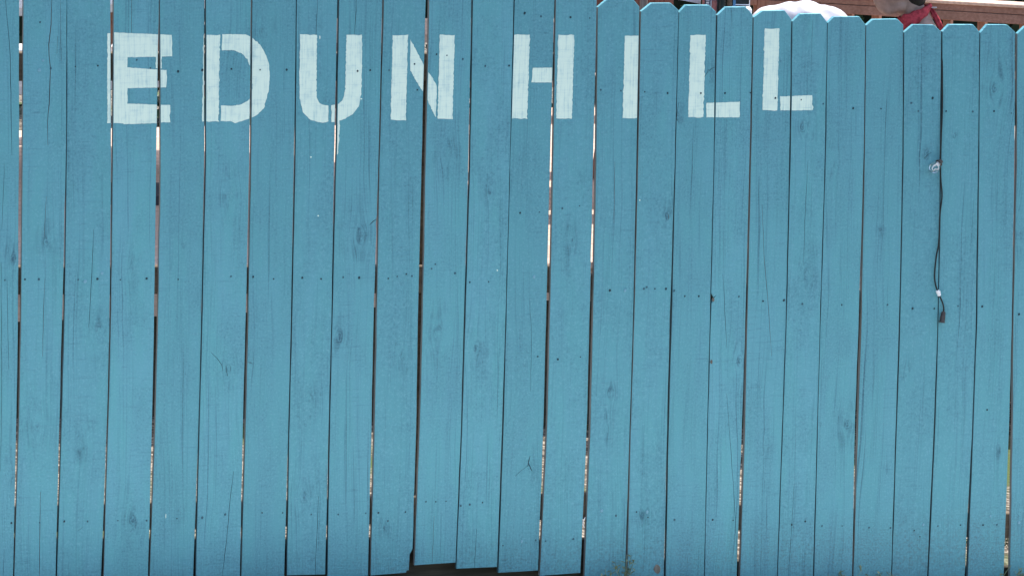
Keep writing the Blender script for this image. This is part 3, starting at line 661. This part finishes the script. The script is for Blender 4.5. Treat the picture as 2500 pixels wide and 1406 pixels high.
# ------------------------------------------------------------------ ledge with drinks
TZ = 15.4; S_ = FPX/TZ
def TP(px, py, dz=0): return AT(px, py, TZ+dz)
tabz = TP(1740, 96).z
ledge = tag(empty('drinks_ledge', (TP(1740, 96).x, TP(1740, 96).y, DZ)), 'narrow timber drinks ledge hidden behind the dog-eared pickets', 'table')
rz = Matrix.Rotation(-YAW, 3, 'Z'); c = TP(1740, 96)
bm = bmesh.new(); box(bm, (c.x, c.y, tabz-.016), (.46, .26, .03), rz); bevel_all(bm, .003); child('top', mesh_from(bm, 'top'), ledge, (BROWNH,))
for sx in (-1, 1):
    for sy in (-1, 1):
        pp = c + rz @ Vector((sx*.2, sy*.1, 0)); bm = bmesh.new(); box(bm, (pp.x, pp.y, (DZ+tabz-.032)/2), (.04, .04, tabz-.032-DZ), rz); child('leg', mesh_from(bm, 'leg'), ledge, (BROWN,))
def lathe(prof, c, n=20):
    bm = bmesh.new(); lathe_along(bm, Vector(c), Vector((0, 0, 1)), prof, n); return mesh_from(bm, 'lathe', True)
NAVY = make_plain('navy_can_print', (0.025, 0.03, 0.06), 0.35, 0.1, 20, 0.5); RED = make_plain('dull_red_print', (0.30, 0.10, 0.09), 0.35, 0.2, 60, 0.5); SILVER = make_plain('silver_print', (0.62, 0.60, 0.62), 0.3, 0.1, 60, 0.5)
cc = TP(1730, 96); cr = .0295; ch = .168
can = tag(empty('drink_can', (cc.x, cc.y, tabz)), 'navy and dull red drink can with silver lettering turned sideways', 'can')
child('body', lathe([(0, cr*.8), (.006, cr), (ch-.012, cr), (ch, cr*.82)], (cc.x, cc.y, tabz), 28), can, (NAVY,))
child('lid', lathe([(ch-.001, cr*.84), (ch+.002, cr*.84), (ch+.002, cr*.76), (ch, cr*.74)], (cc.x, cc.y, tabz), 28), can, (SILVER,))
cam_az = math.atan2((CAM-cc).y, (CAM-cc).x)
def can_patch(name, a0, a1, z0, z1, mat, bulge=0.0005):
    bm = bmesh.new(); n = 10; A_ = []
    for q in range(n+1):
        an = cam_az + a0 + (a1-a0)*q/n; d_ = Vector((math.cos(an), math.sin(an), 0))*(cr+bulge)
        A_.append((bm.verts.new((cc.x+d_.x, cc.y+d_.y, tabz+z0)), bm.verts.new((cc.x+d_.x, cc.y+d_.y, tabz+z1))))
    for p, w in zip(A_, A_[1:]): bm.faces.new((p[0], w[0], w[1], p[1]))
    bmesh.ops.recalc_face_normals(bm, faces=bm.faces[:]); return child(name, mesh_from(bm, name, True), can, (mat,))
can_patch('silver_band', R(-28), R(-2), .01, .155, SILVER); can_patch('red_band', R(18), R(75), .01, .155, RED); can_patch('red_band', R(-80), R(-42), .01, .155, RED); can_patch('silver_line', R(8), R(14), .01, .155, SILVER); can_patch('silver_line', R(74), R(82), .01, .155, SILVER)
# sideways lettering "20" wrapped on the can
cu = bpy.data.curves.new('t', 'FONT'); cu.body = '20'; cu.size = .030; cu.align_x = 'CENTER'; cu.align_y = 'CENTER'; to = bpy.data.objects.new('t', cu); COL.objects.link(to)
tm = evaluated(to); bpy.data.objects.remove(to)
bm = bmesh.new(); bm.from_mesh(tm); bmesh.ops.triangulate(bm, faces=bm.faces[:]); bmesh.ops.subdivide_edges(bm, edges=bm.edges[:], cuts=1)
for v in bm.verts:
    x_, y_ = v.co.x, v.co.y; u, w = -y_, x_                       # turned a quarter
    an = cam_az + R(-14) + u/cr; v.co = Vector((cc.x+math.cos(an)*(cr+.0011), cc.y+math.sin(an)*(cr+.0011), tabz+.138+w))
child('lettering', mesh_from(bm, 'lettering'), can, (NAVY,))
def bottle(px, name, label, mat, rn, rb, hn, top):
    p = TP(px, 96); root = tag(empty(name, (p.x, p.y, tabz)), label, 'bottle')
    child('glass', lathe([(0, rb*.9), (.004, rb), (hn*.5, rb), (hn*.62, rb*.8), (hn*.72, rn), (hn, rn*.95), (hn, rn*1.1), (hn+.008, rn*1.1)], (p.x, p.y, tabz), 18), root, (mat,))
    child('cap', lathe([(hn+.0085, rn*1.15), (hn+.018, rn*1.1)], (p.x, p.y, tabz), 14), root, (top,)); return root
GRN = make_plain('dark_green_bottle_glass', (0.02, 0.032, 0.03), 0.12, 0.1, 20, 0.6); BRN = make_plain('brown_bottle_glass', (0.16, 0.105, 0.065), 0.3, 0.25, 90, 0.5)
bottle(1760, 'bottle', 'dark green glass bottle beside the drink can', GRN, .0175, .0185, .26, NAVY); bottle(1779, 'bottle', 'slim brown bottle right of the dark green bottle', BRN, .0112, .0115, .24, BRN)
# white rounded caddy with a dark upright panel
WPL = make_plain('white_plastic', (0.78, 0.78, 0.80), 0.35, 0.03, 30, 0.5); DKP = make_plain('dark_panel', (0.018, 0.024, 0.026), 0.3, 0.3, 30, 0.5); BLU = make_plain('blue_strap_cloth', (0.07, 0.19, 0.34), 0.7, 0.15, 90)
p = TP(1806, 96, -.02); cad = tag(empty('table_caddy', (p.x, p.y, tabz)), 'white rounded tabletop caddy holding a dark panel and a blue strap', 'caddy')
zt = TP(1806, 14.5).z
bm = bmesh.new(); box(bm, (p.x, p.y, (tabz+zt)/2), (54/S_, .07, zt-tabz), rz); bevel_all(bm, .014, 4); child('body', mesh_from(bm, 'body', True), cad, (WPL,))
zp = TP(1806, -90).z; p2 = TP(1806, 96, .0)
bm = bmesh.new(); box(bm, (p2.x, p2.y, (zt+zp)/2-.004), (39/S_, .006, zp-zt), rz); child('panel', mesh_from(bm, 'panel'), cad, (DKP,))
bm = bmesh.new(); e_ = rz @ Vector((1, 0, 0))
q_ = p2 + e_*(20.6/S_); box(bm, (q_.x, q_.y-.003, (zt+zp)/2+.004), (.0026, .01, zp-zt+.006), rz); q_ = p2; box(bm, (q_.x, q_.y-.004, zt+.0058), (40/S_, .011, .0035), rz); child('panel_frame', mesh_from(bm, 'frame'), cad, (WPL,))
s1 = TP(1792, 16, -.05); s2 = TP(1793.5, 1, -.05); bm = bmesh.new(); box(bm, (s1+s2)/2, (6.5/S_, .004, (s2-s1).length), rz); bevel_all(bm, .001); child('strap', mesh_from(bm, 'strap'), cad, (BLU,))
# folded white cloth
CLOTH = make_plain('white_cotton', (0.50, 0.49, 0.53), 0.9, 0.03, 18, 0.1, 0, .004)
bm = bmesh.new(); prof = [(1600, -6), (1630, -4), (1660, 1), (1680, 5), (1700, 9), (1711, 11.5)]
rows = []
for q, (px, py) in enumerate(prof):
    lo = TP(px, py); line = []
    for s in range(7):
        dz_ = .010*math.sin(s*1.9+q*.4); line.append(bm.verts.new(lo + up*(s*.016) + rz @ Vector((0, .012*s+dz_, 0))))
    rows.append(line)
for a_, b_ in zip(rows, rows[1:]):
    for s in range(6): bm.faces.new((a_[s], b_[s], b_[s+1], a_[s+1]))
g = bmesh.ops.extrude_face_region(bm, geom=bm.faces[:]); bmesh.ops.translate(bm, verts=[v for v in g['geom'] if isinstance(v, bmesh.types.BMVert)], vec=rz @ Vector((0, .02, 0)))
bmesh.ops.recalc_face_normals(bm, faces=bm.faces[:]); tag(link('folded_cloth', mesh_from(bm, 'cloth'), None, (CLOTH,)), 'pleated white cloth edge left of the drink can', 'cloth')

# ------------------------------------------------------------------ people on the deck
_b = bmesh.new(); bmesh.ops.create_icosphere(_b, subdivisions=2, radius=1.0); ICO_V = [v.co.copy() for v in _b.verts]; ICO_F = [tuple(v.index for v in f.verts) for f in _b.faces]; _b.free()
def blob_mesh(bones, voxel, smooth=4):
    """union of tapered capsules -> one continuous skin"""
    vs, fs = [], []
    for p0, r0_, p1, r1_ in bones:
        p0, p1 = Vector(p0), Vector(p1); L = (p1-p0).length; n = max(1, int(L/(min(r0_, r1_)*.5)))
        for k in range(n+1):
            t = k/n; c = p0.lerp(p1, t); r = r0_+(r1_-r0_)*t; o_ = len(vs)
            vs += [c + v*r for v in ICO_V]; fs += [tuple(i+o_ for i in f) for f in ICO_F]
    mm = bpy.data.meshes.new('blob'); mm.from_pydata(vs, [], fs)
    o = link('tmp', mm); md = o.modifiers.new('r', 'REMESH'); md.mode = 'VOXEL'; md.voxel_size = voxel
    ms = o.modifiers.new('s', 'SMOOTH'); ms.iterations = smooth; ms.factor = .5
    me = evaluated(o); bpy.data.objects.remove(o)
    for p in me.polygons: p.use_smooth = True
    return me
def frame(anchor, a, b, c): return anchor + r0*a + Vector((math.sin(YAW), math.cos(YAW), 0))*b + up*c
SKIN = make_plain('skin', (0.31, 0.215, 0.178), 0.55, 0.18, 30, 0.35, 0, .001); HAIR = make_plain('dark_hair', (0.02, 0.018, 0.016), 0.6, 0.4, 300, 0.3)
BAND = make_plain('red_cotton', (0.40, 0.055, 0.07), 0.85, 0.35, 60, 0.15, 0, .006); GREYC = make_plain('charcoal_cotton', (0.05, 0.05, 0.055), 0.9, 0.1); JEAN = make_plain('denim', (0.07, 0.10, 0.17), 0.9, 0.15)
def hand_bones(P, wrist, fwd_, side, dn):
    bones = [(wrist, .024, wrist+fwd_*.06, .026)]
    for k, (l_, o_) in enumerate(((.062, -.027), (.075, -.009), (.07, .009), (.055, .027))):
        b_ = wrist + fwd_*.085 + side*o_; bones += [(wrist+fwd_*.05+side*o_*.8, .012, b_, .0095), (b_, .009, b_+fwd_*l_*.5+dn*.008, .0085), (b_+fwd_*l_*.5+dn*.008, .0085, b_+fwd_*l_*.85+dn*.03, .0075)]
    t0 = wrist + fwd_*.02 - side*.024; bones += [(t0, .012, t0+fwd_*.03-side*.022, .011), (t0+fwd_*.03-side*.022, .0105, t0+fwd_*.058-side*.026+dn*.008, .009)]
    return bones
# person with the red bandana, sitting side-on, head bent forward (to the left)
ZA = 15.8; SA = FPX/ZA; N = AT(2230, 34, ZA); fl = DZ - N.z
def A_(a, b, c): return frame(N, a/SA, b, -c/SA)                 # a, c in photo pixels from the neck centre, b in metres
def M_(a, b, c): return frame(N, a, b, c)
head = [(A_(-42, 0, -72), .094, A_(-52, 0, -62), .090), (A_(-42, 0, -85), .088, A_(-70, 0, -80), .070), (A_(-55, 0, -40), .070, A_(-66, 0, -22), .046),
        (A_(-58, 0, -28), .044, A_(-73, 0, -12), .0235), (A_(-72, .012, -13), .022, A_(-72, -.012, -13), .022), (A_(-80, 0, -60), .040, A_(-82, 0, -30), .030), (A_(-98, 0, -42), .013, A_(-88, 0, -66), .011), (A_(-85, .012, -24), .012, A_(-85, -.012, -24), .012),
        (A_(-32, .055, -20), .022, A_(-62, .028, -8), .022), (A_(-32, -.055, -20), .022, A_(-62, -.028, -8), .022),
        (A_(-30, .076, -62), .016, A_(-27, .080, -48), .012), (A_(-30, -.076, -62), .016, A_(-27, -.080, -48), .012),
        (A_(-20, 0, -40), .060, A_(2, 0, 2), .056), (A_(2, 0, 2), .056, A_(24, 0, 48), .066)]
torso = [(A_(24, 0, 52), .062, M_(.03, .165, -.13), .052), (A_(24, 0, 52), .062, M_(.03, -.165, -.13), .052), (A_(26, .05, 70), .085, M_(.07, .06, -.30), .105), (A_(26, -.05, 70), .085, M_(.07, -.06, -.30), .105), (M_(.07, .06, -.30), .105, M_(.10, .07, -.58), .10), (M_(.07, -.06, -.30), .105, M_(.10, -.07, -.58), .10), (M_(.10, .08, -.60), .11, M_(.10, -.08, -.60), .11)]
limbs = []
hipc = -.60
for s in (-1, 1):
    limbs += [(M_(.09, s*.09, hipc-.02), .09, M_(-.36, s*.12, hipc+.02), .058), (M_(-.36, s*.12, hipc+.02), .056, M_(-.33, s*.12, fl+.08), .038), (M_(-.33, s*.12, fl+.05), .038, M_(-.52, s*.13, fl+.03), .028)]
    limbs += [(M_(.03, s*.17, -.14), .050, M_(-.08, s*.20, -.40), .040), (M_(-.08, s*.20, -.40), .040, M_(-.28, s*.14, -.50), .028)]
    limbs += hand_bones(None, M_(-.28, s*.14, -.50), -r0, Vector((math.sin(YAW), math.cos(YAW), 0))*s, -up)
pa = tag(empty('person', M_(-.1, 0, fl)), 'person seated side-on behind the fence with a red bandana tied at the neck', 'person')
child('body', blob_mesh(head+torso+limbs, .009), pa, (SKIN,))
hair = [(A_(-28, 0, -92), .094, A_(-36, 0, -84), .096), (A_(-12, .0, -70), .078, A_(-4, 0, -42), .060), (A_(-6, .03, -52), .045, A_(3, .02, -32), .036), (A_(-6, -.03, -52), .045, A_(3, -.02, -32), .036)]
child('hair', blob_mesh(hair, .009), pa, (HAIR,))
hm = bmesh.new(); hat_ax = (A_(-38, 0, -100) - A_(-46, 0, -60)).normalized(); lathe_along(hm, A_(-40, 0, -96), hat_ax, [(0, .098), (-.004, .19), (.002, .192), (.006, .10), (.06, .096), (.10, .082), (.112, .05), (.113, .0)], 28)
child('shade_hat', mesh_from(hm, 'shade_hat', True), pa, (make_plain('straw', (0.45, 0.36, 0.22), 0.8, 0.15, 120),))  # unseen brim added to keep the face in shade
child('tank_top', blob_mesh([(M_(.05, .05, -.24), .10, M_(.07, .065, -.32), .114), (M_(.05, -.05, -.24), .10, M_(.07, -.065, -.32), .114), (M_(.07, .065, -.32), .114, M_(.10, .075, -.56), .112), (M_(.07, -.065, -.32), .114, M_(.10, -.075, -.56), .112)], .012), pa, (GREYC,))
child('shorts', blob_mesh([(M_(.10, .09, hipc), .118, M_(.10, -.09, hipc), .118)] + [(M_(.09, s*.095, hipc-.02), .104, M_(-.22, s*.12, hipc+.01), .085) for s in (-1, 1)], .012), pa, (JEAN,))
# bandana: rolled cloth round the tilted neck, knot and tail at the nape
e1 = (A_(37, 0, -19) - A_(-36, 0, 17)).normalized(); e2 = Vector((math.sin(YAW), math.cos(YAW), 0)); ctr = A_(1, 0, 0)
bm = bmesh.new(); n_u, n_v = 40, 12; grid = []
for q in range(n_u):
    an = 2*math.pi*q/n_u; rad = e1*(math.cos(an)*.0655) + e2*(math.sin(an)*.064); out = rad.normalized(); wdt = .022 - .009*math.cos(an); axn = e1.cross(e2).normalized(); line = []
    if axn.z < 0: axn = -axn
    for w in range(n_v):
        bw = 2*math.pi*w/n_v; fold = 1 + .30*math.sin(3*bw + 2.2*an) + .16*math.sin(9*an+w)
        line.append(bm.verts.new(ctr + rad + out*(math.cos(bw)*.008*fold) + axn*(math.sin(bw)*wdt*fold) - axn*(.010*(1-math.cos(an)))))
    grid.append(line)
for q in range(n_u):
    for w in range(n_v): bm.faces.new((grid[q][w], grid[(q+1) % n_u][w], grid[(q+1) % n_u][(w+1) % n_v], grid[q][(w+1) % n_v]))
bmesh.ops.recalc_face_normals(bm, faces=bm.faces[:]); bd = child('bandana', mesh_from(bm, 'bandana', True), pa, (BAND,)); bd['label'] = 'red bandana knotted at the nape'
kb = bmesh.new(); kp = A_(38, -.004, -18); bmesh.ops.create_icosphere(kb, subdivisions=2, radius=.013, matrix=Matrix.Translation(kp)); 
for v in kb.verts: v.co += Vector((noise.noise(v.co*60), noise.noise(v.co*60+Vector((3, 1, 2))), noise.noise(v.co*60+Vector((7, 5, 1)))))*.004
child('knot', mesh_from(kb, 'knot', True), bd, (BAND,))
tb = bmesh.new(); tailp = [A_(39, -.006, -17), A_(48, -.014, -2), A_(58, -.02, 14), A_(66, -.024, 29), A_(70, -.026, 37)]; rows = []
for q, p in enumerate(tailp):
    w_ = (.008, .011, .012, .011, .007)[q]; sd_ = (r0*.8+up*.6); rows.append([tb.verts.new(p + sd_*(w_*(s/3-1)) + e2*(.004*math.sin(s*2+q))) for s in range(7)])
for a_, b_ in zip(rows, rows[1:]):
    for s in range(6): tb.faces.new((a_[s], b_[s], b_[s+1], a_[s+1]))
g = bmesh.ops.extrude_face_region(tb, geom=tb.faces[:]); bmesh.ops.translate(tb, verts=[v for v in g['geom'] if isinstance(v, bmesh.types.BMVert)], vec=e2*.004)
bmesh.ops.recalc_face_normals(tb, faces=tb.faces[:]); child('tail', mesh_from(tb, 'tail', True), bd, (BAND,))
tb = bmesh.new(); box(tb, (A_(42, -.012, -17)+A_(56, -.012, -16))/2, (.023, .002, .0055), rz); bevel_all(tb, .0008); child('corner', mesh_from(tb, 'corner'), bd, (CLOTH,))
# person in the white shirt, bent forward, seen from behind
ZB = 15.5; SB = FPX/ZB; NB = AT(1957, 54, ZB); flb = DZ - NB.z
def B_(a, b, c): return frame(NB, a/SB, b, -c/SB)
def MB(a, b, c): return frame(NB, a, b, c)
tB = [(B_(-82, .02, 4), .058, B_(-30, .0, 0), .075), (B_(-30, 0, 0), .077, B_(8, 0, -1), .083), (B_(8, 0, -1), .083, B_(52, .01, 4), .070), (B_(52, .01, 4), .068, B_(92, .03, 18), .052)]
for a in (-.12, -.04, .04, .12): tB += [(MB(a, .03, -.03), .085, MB(a*.9, -.16, -.28), .10), (MB(a*.9, -.16, -.28), .10, MB(a*.95, -.22, -.50), .11)]
lB = [(MB(0, .06, -.02), .055, MB(0, .17, -.10), .055), (MB(0, .20, -.17), .085, MB(0, .24, -.20), .08), (MB(0, .24, -.26), .06, MB(0, .25, -.29), .04)]
for s in (-1, 1):
    lB += [(MB(s*.10, -.22, -.52), .095, MB(s*.13, .22, -.50), .06), (MB(s*.13, .22, -.50), .06, MB(s*.13, .18, flb+.08), .04), (MB(s*.13, .18, flb+.05), .04, MB(s*.14, .34, flb+.03), .03)]
    lB += [(MB(s*.17, .03, -.06), .05, MB(s*.22, .10, -.30), .04), (MB(s*.22, .10, -.30), .04, MB(s*.14, .30, -.40), .03)] + hand_bones(None, MB(s*.14, .30, -.40), e2, r0*s, -up)
pb = tag(empty('person', MB(0, 0, flb)), 'person in a white shirt bent forward with back to the fence', 'person')
child('body', blob_mesh([(p, r*.93, q_, r2*.93) for p, r, q_, r2 in tB] + lB, .011), pb, (SKIN,))
ms = blob_mesh([(p, r+.006, q_, r2+.006) for p, r, q_, r2 in tB] + [(MB(s*.17, .03, -.06), .062, MB(s*.205, .08, -.22), .058) for s in (-1, 1)], .009)
for v in ms.vertices:
    v.co += Vector(v.normal)*(.0060*math.sin(v.co.x*42 + v.co.z*60 + 6*noise.noise(v.co*8)) * (0.35+noise.noise(v.co*6)))
child('shirt', ms, pb, (CLOTH,)); child('hair', blob_mesh([(MB(0, .19, -.14), .094, MB(0, .23, -.15), .088)], .012), pb, (HAIR,))
child('trousers', blob_mesh([(MB(.1, -.22, -.54), .118, MB(-.1, -.22, -.54), .118)] + [(MB(s*.10, -.22, -.52), .105, MB(s*.13, .22, -.50), .07) for s in (-1, 1)] + [(MB(s*.13, .22, -.50), .07, MB(s*.13, .18, flb+.12), .055) for s in (-1, 1)], .012), pb, (JEAN,))
# their seats
def bench(c, L, az, label):
    root = tag(empty('bench', (c.x, c.y, DZ)), label, 'bench'); rot = Matrix.Rotation(az, 3, 'Z'); h = c.z-DZ
    for k in range(3):
        bm = bmesh.new(); q = rot @ Vector((0, (k-1)*.105, 0)); box(bm, (c.x+q.x, c.y+q.y, c.z-.018), (L, .098, .036), rot); bevel_all(bm, .003); child('slat', mesh_from(bm, 'slat'), root, (BROWNH,))
    for sx in (-1, 1):
        for sy in (-1, 1):
            q = rot @ Vector((sx*(L/2-.08), sy*.11, 0)); bm = bmesh.new(); box(bm, (c.x+q.x, c.y+q.y, DZ+(h-.037)/2), (.06, .05, h-.037), rot); child('leg', mesh_from(bm, 'leg'), root, (BROWN,))
pc = M_(.07, 0, hipc-.115); bench(pc, .7, -YAW+R(90), 'low timber bench under the person with the bandana'); pc = MB(0, -.2, -.655); bench(pc, .7, -YAW, 'low timber bench under the person in the white shirt')

# ------------------------------------------------------------------ picnic tables glimpsed through the gaps
def picnic(px, py, z, az, label, top):
    p = AT(px, py, z); root = tag(empty('picnic_table', (p.x, p.y, DZ)), label, 'picnic table', 'picnic tables on the deck'); rot = Matrix.Rotation(az, 3, 'Z')
    def part(nm, c_, s_, mat, rx=None):
        bm = bmesh.new(); q = rot @ Vector(c_); box(bm, (p.x+q.x, p.y+q.y, DZ+q.z), s_, rot @ rx if rx else rot); bevel_all(bm, .003); child(nm, mesh_from(bm, nm), root, (mat,))
    for k in range(5): part('top_plank', (0, (k-2)*.148, .74), (1.8, .14, .038), top)
    for s in (-1, 1):
        for k in range(2): part('seat_plank', (0, s*(.62+k*.148), .44), (1.8, .14, .038), top)
        part('cross_beam', (s*.62, 0, .40), (.038, 1.5, .09), BROWN)
        for t in (-1, 1): part('leg', (s*.65, t*.36, .36), (.038, .09, .80), BROWN, Matrix.Rotation(t*R(25), 3, 'X'))
WTOP = make_plain('white_painted_timber', (0.75, 0.74, 0.72), 0.5, 0.05, 20)
picnic(30, 330, 18.2, R(15), 'white-topped picnic table glimpsed through the leftmost gap', WTOP); picnic(1180, 420, 17.4, R(-8), 'brown picnic table glimpsed through the gap at the letter H', DECK)

# ------------------------------------------------------------------ dark hedge behind everything
def leaf_mat(name, a, b):
    mt, nt, bs = new_mat(name, 0.6, 0.3); T = NT(nt); oi = T.n('ShaderNodeNewGeometry')
    nt.links.new(T.mix(oi.outputs['Random Per Island'], a, b), bs.inputs['Base Color']); return mt
LEAF = leaf_mat('hedge_leaf', (0.018, 0.035, 0.016), (0.05, 0.085, 0.03)); WEED = leaf_mat('weed_leaf', (0.10, 0.14, 0.07), (0.26, 0.32, 0.20)); TRUNK = make_wood('hedge_trunk', (0.06, 0.05, 0.04), (0.12, 0.10, 0.08))
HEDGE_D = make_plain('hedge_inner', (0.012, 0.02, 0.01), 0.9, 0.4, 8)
for q, px in enumerate((150, 700, 1250, 1780, 2260, 2760)):
    c = AT(px, 120, 26.5); root = tag(empty('hedge', (c.x, c.y, gz(c.x))), ('dark hedge behind the deck, leftmost of the row', 'dark hedge behind the deck, second from the left', 'dark hedge behind the deck, third from the left', 'dark hedge behind the deck, right of the middle', 'dark hedge behind the deck railing and the bandana', 'dark hedge behind the deck, rightmost of the row')[q], 'hedge', 'hedges behind the deck')
    bm = bmesh.new(); rnd_ = random.Random(q)
    for k in range(2600):
        p = c + rz @ Vector((rnd_.uniform(-.9, .9), rnd_.uniform(-.45, .45), 0)); p.z = gz(c.x) + rnd_.uniform(.05, 2.6)
        nrm_ = Vector((rnd_.gauss(0, 1), rnd_.gauss(0, 1), rnd_.gauss(0, 1)+.6)).normalized(); t1 = nrm_.orthogonal().normalized()*rnd_.uniform(.03, .06); t2 = nrm_.cross(t1).normalized()*t1.length*.6
        bm.faces.new([bm.verts.new(p+t1), bm.verts.new(p+t2), bm.verts.new(p-t1), bm.verts.new(p-t2)])
    child('foliage', mesh_from(bm, 'foliage'), root, (LEAF,))['kind'] = 'stuff'
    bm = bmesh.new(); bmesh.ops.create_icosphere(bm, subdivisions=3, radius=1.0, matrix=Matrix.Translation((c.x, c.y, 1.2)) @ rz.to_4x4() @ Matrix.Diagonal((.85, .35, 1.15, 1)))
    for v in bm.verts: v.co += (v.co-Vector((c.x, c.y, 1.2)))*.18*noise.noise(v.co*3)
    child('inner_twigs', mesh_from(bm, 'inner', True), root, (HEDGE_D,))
    bm = bmesh.new(); tube(bm, [(c.x, c.y, gz(c.x)-.05), (c.x+.03, c.y, .5), (c.x, c.y, 1.2)], [.06, .045, .03], 8); child('trunk', mesh_from(bm, 'trunk', True), root, (TRUNK,))

# ------------------------------------------------------------------ weeds at the foot of the fence
def leaf(bm, p, d, up_, L, w):
    d = d.normalized(); s = d.cross(up_).normalized()*w; mid = p + d*L*.5 + up_*L*.12
    a = bm.verts.new(p); b = bm.verts.new(mid+s); c = bm.verts.new(p+d*L); e = bm.verts.new(mid-s); bm.faces.new((a, b, c, e))
def weed(px, py, base_py, n, spread, label, y=-.03, L=(.012, .028)):
    b = FP(px, base_py, y); root = tag(empty('weed', b), label, 'weed', 'weeds along the fence foot'); tops = []
    bm = bmesh.new(); hgt = (FP(px, py, y)-b).length
    for k in range(n):
        tip = b + Vector((random.uniform(-spread, spread), random.uniform(-.015, .01), hgt*random.uniform(.5, 1.05))); tube(bm, [b, b.lerp(tip, .6)+Vector((0, -.004, hgt*.06)), tip], [.0012, .001, .0006], 5); tops.append(tip)
    child('stems', mesh_from(bm, 'stems', True), root, (WEED,))['kind'] = 'stuff'
    for t in tops:
        bm = bmesh.new()
        for q in range(random.randint(4, 7)):
            d_ = Vector((random.gauss(0, 1), random.gauss(-.3, .5), random.gauss(.2, .6))); leaf(bm, b.lerp(t, random.uniform(.45, 1)), d_, up, random.uniform(*L), random.uniform(.0025, .006))
        child('leaf_spray', mesh_from(bm, 'leaves'), root, (WEED,))['kind'] = 'stuff'
weed(1522, 1358, 1440, 9, .045, 'small pale leafy weed at the bottom right of the broken pickets'); weed(1478, 1388, 1445, 5, .03, 'tiny weed just left of the pale leafy weed')
weed(2055, 1394, 1450, 9, .07, 'low grassy weed under the picket right of the second L'); weed(2140, 1396, 1450, 8, .05, 'low green weed below the middle of the right-hand pickets'); weed(2420, 1394, 1455, 9, .06, 'sunlit low weed near the bottom right corner'); weed(2492, 1372, 1455, 6, .03, 'weed at the bottom right corner')
# plants close behind the fence, lit by the sun
for px, lab in ((2360, 'yellow-green plant behind the second gap from the right'), (2458, 'yellow-green plant behind the rightmost wide gap')):
    weed(px+14, 1290, 1352, 14, .07, lab, .28, (.02, .045))

# ------------------------------------------------------------------ pavement and road in front of the fence (out of frame, added and shaped to bounce light up the boards)
def slab(name, x0, x1, y0, y1, z, mat):
    bm = bmesh.new(); xs_ = [x for x in xs if x0 < x < x1]; xs_ = [x0] + xs_ + [x1]
    rw = [[bm.verts.new((x, y, gz(x)+z)) for x in xs_] for y in (y0, y1)]
    for i in range(len(xs_)-1): bm.faces.new((rw[0][i], rw[0][i+1], rw[1][i+1], rw[1][i]))
    g = bmesh.ops.extrude_face_region(bm, geom=bm.faces[:]); bmesh.ops.translate(bm, verts=[v for v in g['geom'] if isinstance(v, bmesh.types.BMVert)], vec=(0, 0, -z-.05))
    bmesh.ops.recalc_face_normals(bm, faces=bm.faces[:]); tag(link(name, mesh_from(bm, name), None, (mat,)), None, None, None, 'structure')
slab('bounce_pavement', -40, 40, -1.7, -.16, .03, make_plain('bounce_concrete', (0.52, 0.50, 0.46), 0.9, 0.1, 14))
slab('added_road', -60, 60, -9.5, -1.72, .004, make_plain('asphalt', (0.05, 0.05, 0.052), 0.9, 0.3, 60))

# ------------------------------------------------------------------ sunshade added above the frame, unseen, to darken the left of the deck
PARA = make_plain('cream_canvas', (0.62, 0.58, 0.50), 0.9, 0.05, 12)
pc = FP(330, 700, 4.9); pc.z = DZ; cx_, cy_ = pc.x, pc.y
par = tag(empty('added_parasol', (cx_, cy_, DZ)), 'unseen cream sunshade added to shade the left of the deck behind the fence', 'added_parasol')
bm = bmesh.new(); tube(bm, [(cx_, cy_, DZ), (cx_, cy_, DZ+2.55)], .022, 12); child('pole', mesh_from(bm, 'pole', True), par, (WTOP,))
bm = bmesh.new(); lathe_along(bm, Vector((cx_, cy_, DZ)), up, [(0, .25), (.04, .24), (.06, .05), (.10, .04)], 20); child('base', mesh_from(bm, 'base'), par, (GREYC,))
bm = bmesh.new(); apex = bm.verts.new((cx_, cy_, DZ+2.65)); rim = [bm.verts.new((cx_+2.3*math.cos(q*math.pi/4), cy_+2.3*math.sin(q*math.pi/4), DZ+2.15)) for q in range(8)]
for q in range(8): bm.faces.new((apex, rim[q], rim[(q+1) % 8]))
g = bmesh.ops.extrude_face_region(bm, geom=bm.faces[:]); bmesh.ops.translate(bm, verts=[v for v in g['geom'] if isinstance(v, bmesh.types.BMVert)], vec=(0, 0, -.004)); bmesh.ops.recalc_face_normals(bm, faces=bm.faces[:])
child('canopy', mesh_from(bm, 'canopy'), par, (PARA,))
for q in range(8):
    bm = bmesh.new(); an = q*math.pi/4; tube(bm, [(cx_+.03*math.cos(an), cy_+.03*math.sin(an), DZ+2.62), (cx_+2.25*math.cos(an), cy_+2.25*math.sin(an), DZ+2.135)], .008, 6); child('rib', mesh_from(bm, 'rib', True), par, (WTOP,))
bm = bmesh.new(); tube(bm, spline([FP(1429, 1262, -.002), FP(1424.5, 1270, -.004), FP(1423.3, 1280, -.004), FP(1427, 1287, -.003)], 5), .0011, 6)
tag(link('thread', mesh_from(bm, 'thread', True), None, (LABELW,)), 'short curl of white thread caught in the gap below the letter H', 'thread')
